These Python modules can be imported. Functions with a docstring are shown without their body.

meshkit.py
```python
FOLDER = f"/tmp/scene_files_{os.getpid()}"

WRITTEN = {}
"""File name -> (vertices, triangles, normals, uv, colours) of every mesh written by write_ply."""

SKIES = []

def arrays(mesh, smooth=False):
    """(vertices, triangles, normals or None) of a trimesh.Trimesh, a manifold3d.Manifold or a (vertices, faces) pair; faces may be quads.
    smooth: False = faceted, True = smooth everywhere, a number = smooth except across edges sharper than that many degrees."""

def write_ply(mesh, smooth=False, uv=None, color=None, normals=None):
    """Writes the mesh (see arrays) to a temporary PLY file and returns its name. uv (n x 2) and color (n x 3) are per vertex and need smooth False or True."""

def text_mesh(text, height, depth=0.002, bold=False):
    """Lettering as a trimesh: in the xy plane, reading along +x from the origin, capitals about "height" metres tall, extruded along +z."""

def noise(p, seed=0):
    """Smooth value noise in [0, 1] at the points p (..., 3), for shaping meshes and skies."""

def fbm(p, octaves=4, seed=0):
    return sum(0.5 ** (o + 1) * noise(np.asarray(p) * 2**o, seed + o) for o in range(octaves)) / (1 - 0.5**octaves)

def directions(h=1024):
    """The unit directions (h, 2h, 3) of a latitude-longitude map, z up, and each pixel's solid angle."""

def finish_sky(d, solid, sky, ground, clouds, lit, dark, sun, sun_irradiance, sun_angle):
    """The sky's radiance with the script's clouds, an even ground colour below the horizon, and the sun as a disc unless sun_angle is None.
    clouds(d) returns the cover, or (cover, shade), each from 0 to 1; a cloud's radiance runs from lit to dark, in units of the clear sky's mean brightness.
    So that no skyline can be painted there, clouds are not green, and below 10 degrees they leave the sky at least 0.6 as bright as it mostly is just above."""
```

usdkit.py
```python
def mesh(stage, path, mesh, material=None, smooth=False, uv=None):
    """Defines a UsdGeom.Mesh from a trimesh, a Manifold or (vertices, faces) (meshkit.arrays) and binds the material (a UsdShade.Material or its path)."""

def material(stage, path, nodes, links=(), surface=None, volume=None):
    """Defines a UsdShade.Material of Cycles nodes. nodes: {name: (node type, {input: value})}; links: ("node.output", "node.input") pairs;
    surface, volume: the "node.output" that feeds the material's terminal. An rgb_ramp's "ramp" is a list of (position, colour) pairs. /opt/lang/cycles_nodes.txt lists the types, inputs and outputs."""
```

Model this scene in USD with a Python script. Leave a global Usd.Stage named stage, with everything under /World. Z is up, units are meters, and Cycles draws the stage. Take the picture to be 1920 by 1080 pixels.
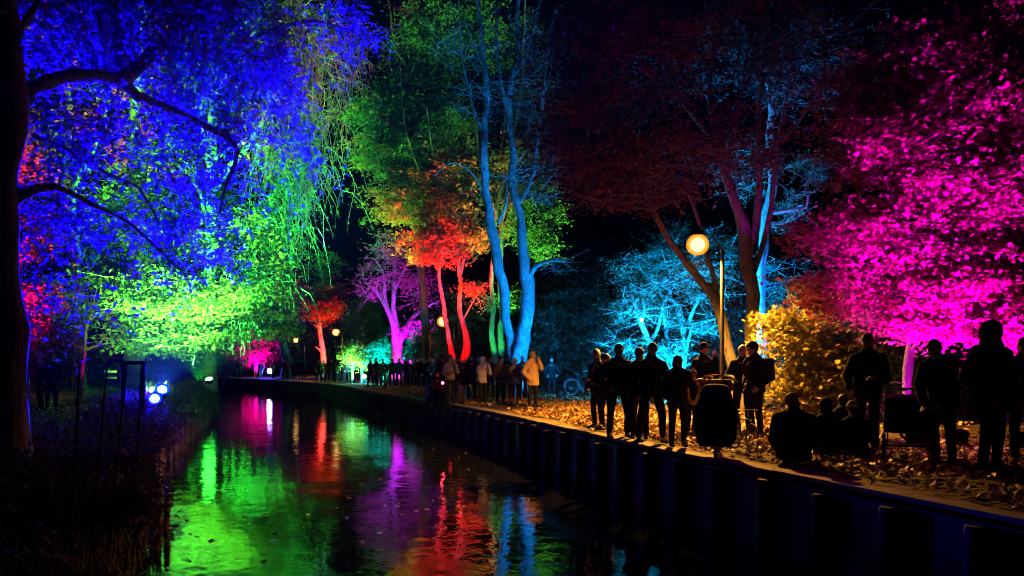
import math
import numpy as np
import trimesh
import manifold3d as m3
from manifold3d import Manifold
import meshkit
import usdkit
from pxr import Usd, UsdGeom, UsdLux, UsdShade, Gf, Sdf

stage = Usd.Stage.CreateInMemory()
UsdGeom.Xform.Define(stage, '/World')
UsdGeom.Scope.Define(stage, '/World/Looks')

# ------------------------------------------------------------------ camera, night sky, exposure
F, CX, HZ, CAMZ = 1450.0, 960.0, 684.0, 2.4          # focal length in photo pixels, horizon row, camera height over the water
cam = UsdGeom.Camera.Define(stage, '/World/camera')
cam.CreateHorizontalApertureAttr(36.0)
cam.CreateFocalLengthAttr(36.0 * F / 1920)
cam.CreateVerticalApertureOffsetAttr(36.0 * (HZ - 540) / 1920)
cam.CreateExposureAttr(0.0)
cam.AddTranslateOp().Set((0, 0, CAMZ))
cam.AddRotateXOp().Set(90)

sky_mat = usdkit.material(stage, '/World/Looks/night_sky', {
    "sky": ("sky_texture", {"sky_type": "single_scattering", "sun_disc": False, "sun_elevation": -0.14, "sun_rotation": 2.4}),
    "bg": ("background_shader", {"strength": 0.05})}, [("sky.color", "bg.color")], surface="bg.background")
dome = UsdLux.DomeLight.Define(stage, '/World/sky')
UsdShade.MaterialBindingAPI.Apply(dome.GetPrim()).Bind(sky_mat)
dome.GetPrim().SetCustomDataByKey('kind', 'structure')

GR, GL = 1.0, 0.9                                    # height of the right and left bank over the water


def P(px, py, Y):
    """A point seen at pixel px, py of the photograph, Y metres away."""
    return np.array([(px - CX) * Y / F, Y, CAMZ - (py - HZ) * Y / F])


def ydepth(py, g=GR):
    return (CAMZ - g) * F / (py - HZ)


# ------------------------------------------------------------------ prim helpers
_used = {}


def numbered(path):
    k = _used.get(path, -1) + 1
    _used[path] = k
    return path if k == 0 else f"{path}_{k:03d}"


def tag(prim, label=None, cat=None, group=None, kind=None):
    for k, v in (('label', label), ('category', cat), ('group', group), ('kind', kind)):
        if v:
            prim.SetCustomDataByKey(k, v)
    return prim


def thing(name, label, cat, loc=(0, 0, 0), rz=0.0, group=None, sc=None):
    x = UsdGeom.Xform.Define(stage, numbered('/World/' + name))
    x.AddTranslateOp().Set(tuple(float(c) for c in loc))
    if rz:
        x.AddRotateZOp().Set(float(rz))
    if sc:
        x.AddScaleOp().Set((sc, sc, sc))
    tag(x.GetPrim(), label, cat, group)
    return x.GetPrim()


def part(parent, name, mesh, mat, smooth=False, kind=None, label=None):
    p = numbered(f"{parent.GetPath()}/{name}")
    g = usdkit.mesh(stage, p, mesh, mat, smooth=smooth)
    tag(g.GetPrim(), label, None, None, kind)
    return g.GetPrim()


def top(name, mesh, mat, label=None, cat=None, kind=None, smooth=False, group=None):
    g = usdkit.mesh(stage, numbered('/World/' + name), mesh, mat, smooth=smooth)
    return tag(g.GetPrim(), label, cat, group, kind)


def copy_of(src, name, label, cat, loc, rz=0, group=None, sc=None):
    r = thing(name, label, cat, loc, rz, group, sc)
    r.GetReferences().AddInternalReference(src.GetPath())
    r.SetInstanceable(True)
    return r


# ------------------------------------------------------------------ materials
def M(name, nodes, links=(), surface="p.BSDF"):
    return usdkit.material(stage, '/World/Looks/' + name, nodes, links, surface=surface)


def plain(name, c, rough=0.8, metal=0.0, var=0.25, scale=9.0, spec=0.3):
    c = np.array(c, float)
    return M(name, {"tc": ("texture_coordinate", {}), "n": ("noise_texture", {"scale": scale, "detail": 4}),
                    "r": ("rgb_ramp", {"ramp": [(0.25, tuple(c * (1 - var))), (0.75, tuple(np.minimum(1, c * (1 + var))))]}),
                    "p": ("principled_bsdf", {"roughness": rough, "metallic": metal, "specular_ior_level": spec})},
             [("tc.object", "n.vector"), ("n.fac", "r.fac"), ("r.color", "p.base_color")])


def leafmat(name, cols, trans=0.4):
    ramp = [(i / max(1, len(cols) - 1), c) for i, c in enumerate(cols)]
    return M(name, {"g": ("geometry", {}), "r": ("rgb_ramp", {"ramp": ramp}),
                    "p": ("principled_bsdf", {"roughness": 0.55, "specular_ior_level": 0.35}), "t": ("translucent_bsdf", {}),
                    "m": ("mix_closure", {"fac": trans})},
             [("g.random_per_island", "r.fac"), ("r.color", "p.base_color"), ("r.color", "t.color"),
              ("p.BSDF", "m.closure1"), ("t.BSDF", "m.closure2")], surface="m.closure")


def bark(name, c):
    c = np.array(c, float)
    return M(name, {"tc": ("texture_coordinate", {}), "mp": ("mapping", {"scale": (6, 6, 1.2)}),
                    "n": ("noise_texture", {"scale": 3.0, "detail": 6, "roughness": 0.65}),
                    "r": ("rgb_ramp", {"ramp": [(0.3, tuple(c * 0.35)), (0.5, tuple(c)), (0.75, tuple(c * 1.5))]}),
                    "b": ("bump", {"strength": 0.9, "distance": 0.05}),
                    "p": ("principled_bsdf", {"roughness": 0.85, "specular_ior_level": 0.2})},
             [("tc.object", "mp.vector"), ("mp.vector", "n.vector"), ("n.fac", "r.fac"), ("r.color", "p.base_color"),
              ("n.fac", "b.height"), ("b.normal", "p.normal")])


BARK = bark('bark_grey', (0.2, 0.18, 0.15))
BARK_PALE = bark('bark_pale', (0.34, 0.31, 0.27))
BARK_BLUISH = bark('bark_lichen_grey', (0.17, 0.2, 0.24))  # blue of the azure lamps put into the bark colour
BARK_DARK = bark('bark_dark', (0.12, 0.085, 0.06))
LEAF_YG = leafmat('leaves_yellow_green', [(0.10, 0.17, 0.06), (0.26, 0.30, 0.09), (0.36, 0.34, 0.10), (0.16, 0.2, 0.08)])
LEAF_GR = leafmat('leaves_green', [(0.05, 0.1, 0.045), (0.09, 0.14, 0.06), (0.15, 0.18, 0.07)])
LEAF_BL = leafmat('leaves_copper', [(0.16, 0.17, 0.16), (0.26, 0.25, 0.24), (0.22, 0.24, 0.2), (0.14, 0.14, 0.14)])
LEAF_OR = leafmat('leaves_orange', [(0.24, 0.12, 0.05), (0.4, 0.22, 0.07), (0.34, 0.26, 0.08), (0.2, 0.08, 0.04)])
LEAF_MR = leafmat('leaves_maroon', [(0.12, 0.03, 0.03), (0.2, 0.05, 0.04), (0.26, 0.1, 0.05), (0.1, 0.02, 0.03)])
LEAF_YE = leafmat('leaves_yellow', [(0.3, 0.27, 0.05), (0.48, 0.43, 0.08), (0.26, 0.25, 0.05)])
LEAF_RD = leafmat('leaves_red', [(0.3, 0.05, 0.1), (0.42, 0.1, 0.2), (0.24, 0.04, 0.16), (0.4, 0.16, 0.34)])
LEAF_BR = leafmat('leaves_brown', [(0.10, 0.05, 0.03), (0.2, 0.11, 0.05), (0.28, 0.18, 0.07)], 0.2)
LEAF_DK = leafmat('leaves_dark', [(0.03, 0.045, 0.03), (0.05, 0.06, 0.04), (0.07, 0.06, 0.04)], 0.25)

SKIN = plain('skin', (0.42, 0.25, 0.18), 0.55, var=0.06)
EYE = plain('eye_dark', (0.02, 0.02, 0.02), 0.3, var=0)
CLOTH = {k: plain('cloth_' + k, c, 0.9, var=0.18, scale=14, spec=0.1) for k, c in dict(
    black=(0.012, 0.012, 0.014), navy=(0.015, 0.018, 0.035), charcoal=(0.03, 0.03, 0.032), brown=(0.06, 0.035, 0.022),
    beige=(0.36, 0.29, 0.2), white=(0.6, 0.58, 0.55), tan=(0.55, 0.36, 0.16), grey=(0.14, 0.135, 0.13), denim=(0.03, 0.04, 0.07),
    maroon=(0.09, 0.02, 0.02), orange=(0.5, 0.2, 0.05), pale=(0.4, 0.36, 0.3), blue=(0.05, 0.06, 0.2), shoe=(0.02, 0.018, 0.016),
    lilac=(0.22, 0.2, 0.3)).items()}
HAIR = {k: plain('hair_' + k, c, 0.6, var=0.3, scale=40) for k, c in dict(dark=(0.025, 0.018, 0.012), brown=(0.14, 0.08, 0.04),
        fair=(0.45, 0.32, 0.16), grey=(0.45, 0.43, 0.4)).items()}
METAL = plain('grey_metal', (0.4, 0.4, 0.4), 0.45, 0.6, var=0.1)
BLACK = plain('black_metal', (0.02, 0.02, 0.02), 0.5, var=0.1)
RUBBER = plain('rubber', (0.015, 0.015, 0.015), 0.85, var=0.1)
REDP = plain('red_fabric', (0.4, 0.02, 0.03), 0.5, var=0.1)
WOOD = plain('weathered_wood', (0.09, 0.075, 0.06), 0.75, var=0.4, scale=6)
DARKWOOD = plain('dark_wood', (0.03, 0.025, 0.022), 0.8, var=0.3)
SIGNW = plain('sign_white', (0.6, 0.6, 0.58), 0.6, var=0.05)


def emis(name, c, s):
    return M(name, {"e": ("emission", {"color": c, "strength": s})}, surface="e.emission")


# ------------------------------------------------------------------ geometry helpers
def catmull(pts, step=0.35):
    pts = np.asarray(pts, float)
    if len(pts) < 3:
        n = max(2, int(np.linalg.norm(pts[-1, :3] - pts[0, :3]) / step) + 1)
        t = np.linspace(0, 1, n)[:, None]
        return pts[0] * (1 - t) + pts[-1] * t
    q = np.vstack([2 * pts[0] - pts[1], pts, 2 * pts[-1] - pts[-2]])
    out = []
    for i in range(1, len(q) - 2):
        n = max(2, int(np.linalg.norm(q[i + 1, :3] - q[i, :3]) / step))
        for t in np.arange(n) / n:
            a, b, c, d = q[i - 1], q[i], q[i + 1], q[i + 2]
            out.append(0.5 * (2 * b + (c - a) * t + (2 * a - 5 * b + 4 * c - d) * t * t + (3 * b - a - 3 * c + d) * t ** 3))
    return np.array(out + [pts[-1]])


def tubes(Pn, R, sides=4, caps=False):
    """N polylines of m points each as thin tubes: one (vertices, faces)."""
    Pn, R = np.asarray(Pn, float), np.asarray(R, float)
    N, m, _ = Pn.shape
    t = np.gradient(Pn, axis=1)
    t /= np.linalg.norm(t, axis=2, keepdims=True) + 1e-12
    mean = t.mean(1)
    ref = np.where(np.abs(mean[:, 2:]) < 0.8, [[0, 0, 1.0]], [[1.0, 0.13, 0]])[:, None, :]
    a = np.cross(t, np.broadcast_to(ref, t.shape))
    a /= np.linalg.norm(a, axis=2, keepdims=True) + 1e-12
    b = np.cross(t, a)
    ang = np.arange(sides) * 2 * np.pi / sides
    v = Pn[:, :, None] + R[:, :, None, None] * (np.cos(ang)[None, None, :, None] * a[:, :, None] + np.sin(ang)[None, None, :, None] * b[:, :, None])
    i, j = np.meshgrid(np.arange(m - 1), np.arange(sides), indexing='ij')
    q = np.stack([i * sides + j, i * sides + (j + 1) % sides, (i + 1) * sides + (j + 1) % sides, (i + 1) * sides + j], -1).reshape(-1, 4)
    f = np.vstack([q[:, [0, 1, 2]], q[:, [0, 2, 3]]])
    if caps:
        k = np.arange(1, sides - 1)
        f = np.vstack([f, np.stack([0 * k, k + 1, k], 1), np.stack([0 * k, k, k + 1], 1) + (m - 1) * sides])
    f = (f[None] + (np.arange(N) * m * sides)[:, None, None]).reshape(-1, 3)
    return v.reshape(-1, 3), f


def tube1(pts, r, sides=8):
    pts = np.asarray(pts, float)
    r = np.full(len(pts), r) if np.ndim(r) == 0 else np.asarray(r, float)
    return tubes(pts[None], r[None], sides, True)


def cat(*ms):
    vs, fs, n = [], [], 0
    for m in ms:
        if hasattr(m, 'vertices'):
            v, f = np.array(m.vertices), np.array(m.faces)
        elif hasattr(m, 'to_mesh'):
            v, f, _ = meshkit.arrays(m)
        else:
            v, f = m
        vs.append(v)
        fs.append(f + n)
        n += len(v)
    return np.vstack(vs), np.vstack(fs)


def box(sx, sy, sz, at=(0, 0, 0), bevel=0.0, rot=None):
    if bevel:
        s = Manifold.sphere(bevel, 8)
        c = [s.translate((x * (sx / 2 - bevel), y * (sy / 2 - bevel), z * (sz / 2 - bevel))) for x in (-1, 1) for y in (-1, 1) for z in (-1, 1)]
        v, f, _ = meshkit.arrays(Manifold.batch_hull(c))
    else:
        b = trimesh.creation.box((sx, sy, sz))
        v, f = np.array(b.vertices), np.array(b.faces)
    if rot is not None:
        v = v @ np.asarray(rot).T
    return v + np.array(at), f


def moved(m, at=(0, 0, 0), rz=0.0, rx=0.0, s=1.0):
    v, f = cat(m)
    R = trimesh.transformations.euler_matrix(math.radians(rx), 0, math.radians(rz))[:3, :3]
    return (v * s) @ R.T + np.array(at), f


# ------------------------------------------------------------------ leaves
LEAVES = {
    'oval': (np.array([[0, 0, 0], [-.3, .45, .09], [0, 1, -.05], [.3, .45, .09]], float), np.array([[0, 3, 2], [0, 2, 1]])),
    'maple': (np.array([[0, 0, 0], [-.5, .12, .06], [-.22, .38, 0], [-.52, .7, .08], [-.14, .68, 0], [0, 1.05, -.1], [.14, .68, 0], [.52, .7, .08], [.22, .38, 0], [.5, .12, .06]], float),
              np.array([[0, 2, 1], [0, 4, 2], [2, 4, 3], [0, 6, 4], [4, 6, 5], [0, 8, 6], [6, 8, 7], [0, 9, 8]])),
}


def leaves(pos, size, rng, shape='oval', up=0.9, droop=0.25):
    """One leaf at every position: (vertices, faces), each leaf an island of its own."""
    tv, tf = LEAVES[shape]
    N = len(pos)
    n = rng.normal(size=(N, 3)) * 0.6 + [0, 0, up]
    n /= np.linalg.norm(n, axis=1, keepdims=True)
    d = rng.normal(size=(N, 3)) - [0, 0, droop * 2]
    d -= n * (d * n).sum(1, keepdims=True)
    d /= np.linalg.norm(d, axis=1, keepdims=True) + 1e-9
    s = size * rng.uniform(0.65, 1.3, N)
    x = np.cross(d, n)
    v = pos[:, None] + s[:, None, None] * (tv[None, :, :1] * x[:, None] + tv[None, :, 1:2] * d[:, None] + tv[None, :, 2:] * n[:, None])
    f = tf[None] + (np.arange(N) * len(tv))[:, None, None]
    return v.reshape(-1, 3), f.reshape(-1, 3)


def tree(name, label, base, limbs, blobs, leaf_mat, bark_mat, seed, leaf=0.14, lpt=40, spread=0.45, flat=0.4, shape='oval',
         hang=None, twig_r=1.0, catname='tree', up=0.9, group=None, knots=0.0):
    """limbs: world polylines of (x, y, z, radius); blobs: (centre, radii, number of twig ends). Twigs grow from the limbs to the ends; leaves sit round the ends."""
    rng = np.random.default_rng(seed)
    base = np.asarray(base, float)
    t = thing(name, label, catname, base, group=group)
    npos, nrad = [], []
    for k, L in enumerate(limbs):
        c = catmull(np.asarray(L, float), 0.3)
        wob = (np.stack([meshkit.fbm(c[:, :3] * 0.7 + 17 * q, 3, seed + q) for q in range(3)], 1) - 0.5) * np.minimum(0.5, 4 * c[:, 3:])
        wob[0] = 0
        c[:, :3] += wob * 0.8
        v, f = tube1(c[:, :3] - base, np.maximum(c[:, 3], 0.006), 12 if k < 3 else 8)
        rad = np.repeat(np.maximum(c[:, 3], 0.006), 12 if k < 3 else 8)
        nn = meshkit.fbm((v + base) * [5, 5, 2.0], 3, seed)
        cen = np.repeat(c[:, :3] - base, 12 if k < 3 else 8, axis=0)
        v = cen + (v - cen) * (1 + (0.45 + knots) * (nn - 0.5))[:, None]
        part(t, 'trunk' if k == 0 else 'limb', (v, f), bark_mat, smooth=True)
        npos.append(c[:, :3])
        nrad.append(c[:, 3])
    npos, nrad = np.vstack(npos), np.concatenate(nrad)
    trunk_n = len(npos)
    T = []
    for c, r, n in blobs:
        d = rng.normal(size=(n, 3))
        d /= np.linalg.norm(d, axis=1, keepdims=True)
        T.append(np.asarray(c) + d * (rng.uniform(0.15, 1, (n, 1)) ** 0.5) * np.asarray(r))
    T = np.vstack(T)
    T = T[T[:, 2] > base[2] + 0.15]
    order = np.argsort(np.linalg.norm(T[:, None, ::1] - npos[None, ::3], axis=2).min(1))
    paths, radii = [], []
    cap = trunk_n + 5 * len(T)
    NP, NR = np.zeros((cap, 3)), np.zeros(cap)
    NP[:trunk_n], NR[:trunk_n], cnt = npos, nrad, trunk_n
    for i in order:
        g = T[i]
        d = np.linalg.norm(NP[:cnt] - g, axis=1) + 0.8 * np.maximum(0, NP[:cnt, 2] - g[2]) - 3.0 * np.minimum(NR[:cnt], 0.08)
        j = int(np.argmin(d))
        a = NP[j]
        ln = np.linalg.norm(g - a)
        u = np.linspace(0, 1, 6)[:, None]
        mid = (a + g) / 2 + rng.normal(size=3) * 0.1 * ln + [0, 0, 0.12 * ln]
        pth = a * (1 - u) ** 2 + 2 * mid * u * (1 - u) + g * u * u
        pth[1:-1] += rng.normal(size=(4, 3)) * 0.035 * ln
        r0 = min(0.75 * NR[j], (0.008 + 0.011 * ln) * twig_r)
        paths.append(pth)
        radii.append(np.linspace(max(r0, 0.004), 0.004, 6))
        NP[cnt:cnt + 5], NR[cnt:cnt + 5] = pth[1:], radii[-1][1:]
        cnt += 5
    ends = T[order]
    tw = [tubes(np.array(paths) - base, np.array(radii), 4)]
    lp = []
    k = 3
    src = np.repeat(ends, k, 0)
    off = rng.normal(size=src.shape) * [spread, spread, spread * flat]
    u = np.linspace(0, 1, 3)[None, :, None]
    tl = src[:, None] + off[:, None] * u + np.array([0, 0, 0.12 * spread]) * u * (1 - u)
    tw.append(tubes(tl - base, np.broadcast_to(np.array([0.006, 0.005, 0.003]) * twig_r, tl.shape[:2]), 3))
    nper = max(1, lpt // 4)
    for q in range(nper * 3):
        w = rng.uniform(0.1, 1.2, (len(ends), 1))
        sel = tl[q % 3::3] if False else tl.reshape(len(ends), k, 3, 3)[:, q % 3]
        lp.append(sel[:, 0] * (1 - w) + sel[:, 2] * w + rng.normal(size=(len(ends), 3)) * [0.35 * spread, 0.35 * spread, 0.35 * spread * flat])
    for q in range(nper):
        w = rng.integers(2, 6, len(ends))
        lp.append(np.array(paths)[np.arange(len(ends)), w] + rng.normal(size=(len(ends), 3)) * 0.25 * spread)
    if hang:
        ns, l0, l1, lps = hang
        src = np.repeat(ends, ns, 0) + rng.normal(size=(len(ends) * ns, 3)) * [spread, spread, 0.2]
        ln = rng.uniform(l0, l1, (len(src), 1, 1))
        u = np.linspace(0, 1, 6)[None, :, None]
        side = rng.normal(size=(len(src), 1, 3)) * [0.35, 0.35, 0.05]
        cur = rng.normal(size=(len(src), 1, 3)) * [0.16, 0.16, 0.0]
        st = src[:, None] + ln * (side * np.sqrt(u) + cur * np.sin(u * 5) * 0.5 - np.array([0, 0, 1.0]) * u ** 1.4)
        ok = st[:, -1, 2] > base[2] + 0.5
        st = st[ok]
        tw.append(tubes(st - base, np.broadcast_to(np.linspace(0.011, 0.003, 6) * twig_r, st.shape[:2]), 3))
        for q in range(lps):
            w = rng.uniform(0.5, 4.99, len(st))
            i0 = w.astype(int)
            fr = (w - i0)[:, None]
            ii = np.arange(len(st))
            lp.append(st[ii, i0] * (1 - fr) + st[ii, i0 + 1] * fr + rng.normal(size=(len(st), 3)) * 0.06)
    part(t, 'twigs', cat(*tw), bark_mat, kind='stuff')
    lp = np.vstack(lp)
    lp = lp[rng.random(len(lp)) < np.clip(1.5 * meshkit.fbm(lp * 0.9, 3, seed + 5) + 0.1, 0, 1)]
    lp = lp[lp[:, 2] > base[2] + 0.1]
    part(t, 'crown', leaves(lp - base, leaf, rng, shape, up), leaf_mat, kind='stuff')
    return t


def B(px, py, Y, rx, ry, rY, n):
    """A cluster of foliage: pixel centre and radii at distance Y, depth radius in metres."""
    return P(px, py, Y), (rx * Y / F, rY, ry * Y / F), n


def LB(Y, *pts):
    """A limb: (px, py, half width in pixels[, depth offset]) at distance Y."""
    out = []
    for p in pts:
        y = Y + (p[3] if len(p) > 3 else 0)
        out.append([*P(p[0], p[1], y), p[2] * y / F])
    return out


# ------------------------------------------------------------------ floodlights
LENS = {}
LEDW = emis('led_cluster', (.3, .5, 1.0), 12.0)


def floodlight(pos, aim, color, power, cone, label, ground, soft=0.5, glow=60.0, radius=0.08, size=0.26, white=0.12, name='floodlight', lens=None, led=False):
    pos, aim = np.asarray(pos, float), np.asarray(aim, float)
    d = aim - pos
    d /= np.linalg.norm(d)
    t = thing(name, label, 'floodlight', (pos[0], pos[1], ground))
    h = pos[2] - ground
    z = -d                                             # the light shines along its local -z
    x = np.cross([0, 0, 1.0], z) if abs(z[2]) < 0.98 else np.array([1.0, 0, 0])
    x /= np.linalg.norm(x)
    y = np.cross(z, x)
    R = np.stack([x, y, z], 1)
    c = np.array([0, 0, h])
    k = size
    def disc(r0, r1, z0, z1, n=20):
        v_ = moved(trimesh.creation.revolve(np.array([[0, z0], [r0, z0], [r1, z1], [0, z1]]), sections=n))
        return v_[0] @ R.T + c, v_[1]
    part(t, 'housing', disc(k * .3, k * .5, k * .62, k * .02), BLACK, smooth=40)
    part(t, 'cooling_fins', cat(*[disc(k * .42, k * .42, k * (.3 + .08 * o), k * (.275 + .08 * o)) for o in range(4)]), BLACK, smooth=40)
    hd_ = trimesh.creation.revolve(np.array([[.5, -.1], [.53, -.1], [.53, .06], [.5, .06], [.5, -.1]]) * k, sections=20)
    part(t, 'rim', (np.array(hd_.vertices) @ R.T + c, np.array(hd_.faces)), BLACK, smooth=40)
    key = (*color, glow, white, lens)
    if key not in LENS:
        cc = np.array(color) * (1 - white) + white if lens is None else np.array(lens)
        LENS[key] = emis(f'lens_{len(LENS)}', tuple(cc), glow)
    part(t, 'lens', disc(k * .49, k * .2, .0, -k * .12), LENS[key], smooth=40)
    if led:
        part(t, 'led_cluster', disc(k * .4, k * .22, -.02 * k, -.15 * k), LEDW, smooth=40)
    yk = [c + x * k * 0.54, c + x * k * 0.54 - [0, 0, k * 0.55], c - x * k * 0.54 - [0, 0, k * 0.55], c - x * k * 0.54]
    part(t, 'bracket', tube1(yk, 0.012, 6), BLACK)
    if h > k * 0.6:
        part(t, 'stake', tube1([(0, 0, -0.12), c - [0, 0, k * 0.55]], 0.016, 6), BLACK)
    l = UsdLux.SphereLight.Define(stage, f"{t.GetPath()}/beam")
    l.CreateRadiusAttr(radius)
    l.CreateNormalizeAttr(True)
    l.CreateIntensityAttr(float(power))
    l.CreateColorAttr(Gf.Vec3f(*map(float, color)))
    m = np.eye(4)
    m[:3, :3] = R.T
    m[3, :3] = c + d * (0.13 * k + .03)
    l.AddTransformOp().Set(Gf.Matrix4d(*m.ravel().tolist()))
    s = UsdLux.ShapingAPI.Apply(l.GetPrim())
    s.CreateShapingConeAngleAttr(float(cone))
    s.CreateShapingConeSoftnessAttr(float(soft))
    return t


# ================================================================== the setting
def spline(pts, step):
    return catmull(np.array(pts, float), step)


EDGE_R = spline([(6.7, 1.0), (4.53, 6.88), (3.37, 10.1), (2.42, 12.7), (1.0, 17.5), (-.2, 21.4), (-2.4, 27.8), (-7.0, 39.8), (-13.3, 56), (-20, 67), (-28, 79), (-40, 92), (-62, 108), (-95, 125)], 0.5)
EDGE_L = spline([(-3.1, 1.0), (-4.3, 8.8), (-6.1, 12.6), (-8.3, 17.7), (-10.3, 23.8), (-15.6, 40), (-21, 52), (-28, 64), (-37, 75), (-52, 89), (-72, 103), (-102, 119)], 0.5)


def smooth_line(e):
    for _ in range(6):
        e[1:-1] = 0.25 * e[:-2] + 0.5 * e[1:-1] + 0.25 * e[2:]
    return e


EDGE_R, EDGE_L = smooth_line(EDGE_R), smooth_line(EDGE_L)


def normals2(e, sign):
    t = np.gradient(e, axis=0)
    t /= np.linalg.norm(t, axis=1, keepdims=True)
    n = np.stack([t[:, 1], -t[:, 0]], 1) * sign
    return n


def bank(edge, nrm, ts, zf):
    S, K = len(edge), len(ts)
    xy = edge[:, None] + nrm[:, None] * np.array(ts)[None, :, None]
    # beyond 12 m the lines fan straight out so that they never cross
    z = zf(xy, np.broadcast_to(np.array(ts)[None], xy.shape[:2]))
    v = np.dstack([xy, z]).reshape(-1, 3)
    i, j = np.meshgrid(np.arange(S - 1), np.arange(K - 1), indexing='ij')
    q = np.stack([i * K + j, i * K + j + 1, (i + 1) * K + j + 1, (i + 1) * K + j], -1).reshape(-1, 4)
    return v, q


NR_ = normals2(EDGE_R, 1.0)
NL_ = normals2(EDGE_L, -1.0)
for _ in range(40):
    NR_[1:-1] = (NR_[:-2] + NR_[1:-1] + NR_[2:]) / 3
    NL_[1:-1] = (NL_[:-2] + NL_[1:-1] + NL_[2:]) / 3
NR_ /= np.linalg.norm(NR_, axis=1, keepdims=True)
NL_ /= np.linalg.norm(NL_, axis=1, keepdims=True)


def bump2(xy, s, seed):
    p = np.dstack([xy * s, np.zeros(xy.shape[:2])])
    return meshkit.fbm(p, 4, seed) - 0.5


SOIL = M('leafy_soil', {"g": ("geometry", {}), "n": ("noise_texture", {"scale": 1.3, "detail": 8, "roughness": 0.7}), "v": ("voronoi_texture", {"scale": 13.0}),
                        "r": ("rgb_ramp", {"ramp": [(0.3, (0.035, 0.03, 0.016)), (0.5, (0.09, 0.065, 0.03)), (0.7, (0.17, 0.11, 0.05))]}),
                        "mx": ("mix_color", {"blend_type": "multiply", "fac": 0.6}), "b": ("bump", {"strength": 1.0, "distance": 0.06}),
                        "p": ("principled_bsdf", {"roughness": 0.9, "specular_ior_level": 0.2})},
         [("g.position", "n.vector"), ("g.position", "v.vector"), ("n.fac", "r.fac"), ("r.color", "mx.a"), ("v.color", "mx.b"), ("mx.result", "p.base_color"), ("v.distance", "b.height"), ("b.normal", "p.normal")])
TURF = M('dark_turf', {"g": ("geometry", {}), "n": ("noise_texture", {"scale": 1.1, "detail": 8, "roughness": 0.7}),
                       "r": ("rgb_ramp", {"ramp": [(0.3, (0.03, 0.035, 0.02)), (0.6, (0.08, 0.07, 0.04)), (0.8, (0.14, 0.09, 0.05))]}), "b": ("bump", {"strength": 1.0, "distance": 0.08}),
                       "n2": ("noise_texture", {"scale": 14.0, "detail": 4}), "p": ("principled_bsdf", {"roughness": 0.95, "specular_ior_level": 0.1})},
         [("g.position", "n.vector"), ("g.position", "n2.vector"), ("n.fac", "r.fac"), ("r.color", "p.base_color"), ("n2.fac", "b.height"), ("b.normal", "p.normal")])
GRAVEL = M('sandy_path', {"g": ("geometry", {}), "n": ("noise_texture", {"scale": 2.0, "detail": 9, "roughness": 0.75}),
                          "r": ("rgb_ramp", {"ramp": [(0.3, (0.13, 0.11, 0.08)), (0.7, (0.26, 0.21, 0.15))]}), "b": ("bump", {"strength": 0.6, "distance": 0.02}),
                          "n2": ("noise_texture", {"scale": 60.0, "detail": 3}), "p": ("principled_bsdf", {"roughness": 0.9, "specular_ior_level": 0.2})},
           [("g.position", "n.vector"), ("g.position", "n2.vector"), ("n.fac", "r.fac"), ("r.color", "p.base_color"), ("n2.fac", "b.height"), ("b.normal", "p.normal")])
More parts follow.
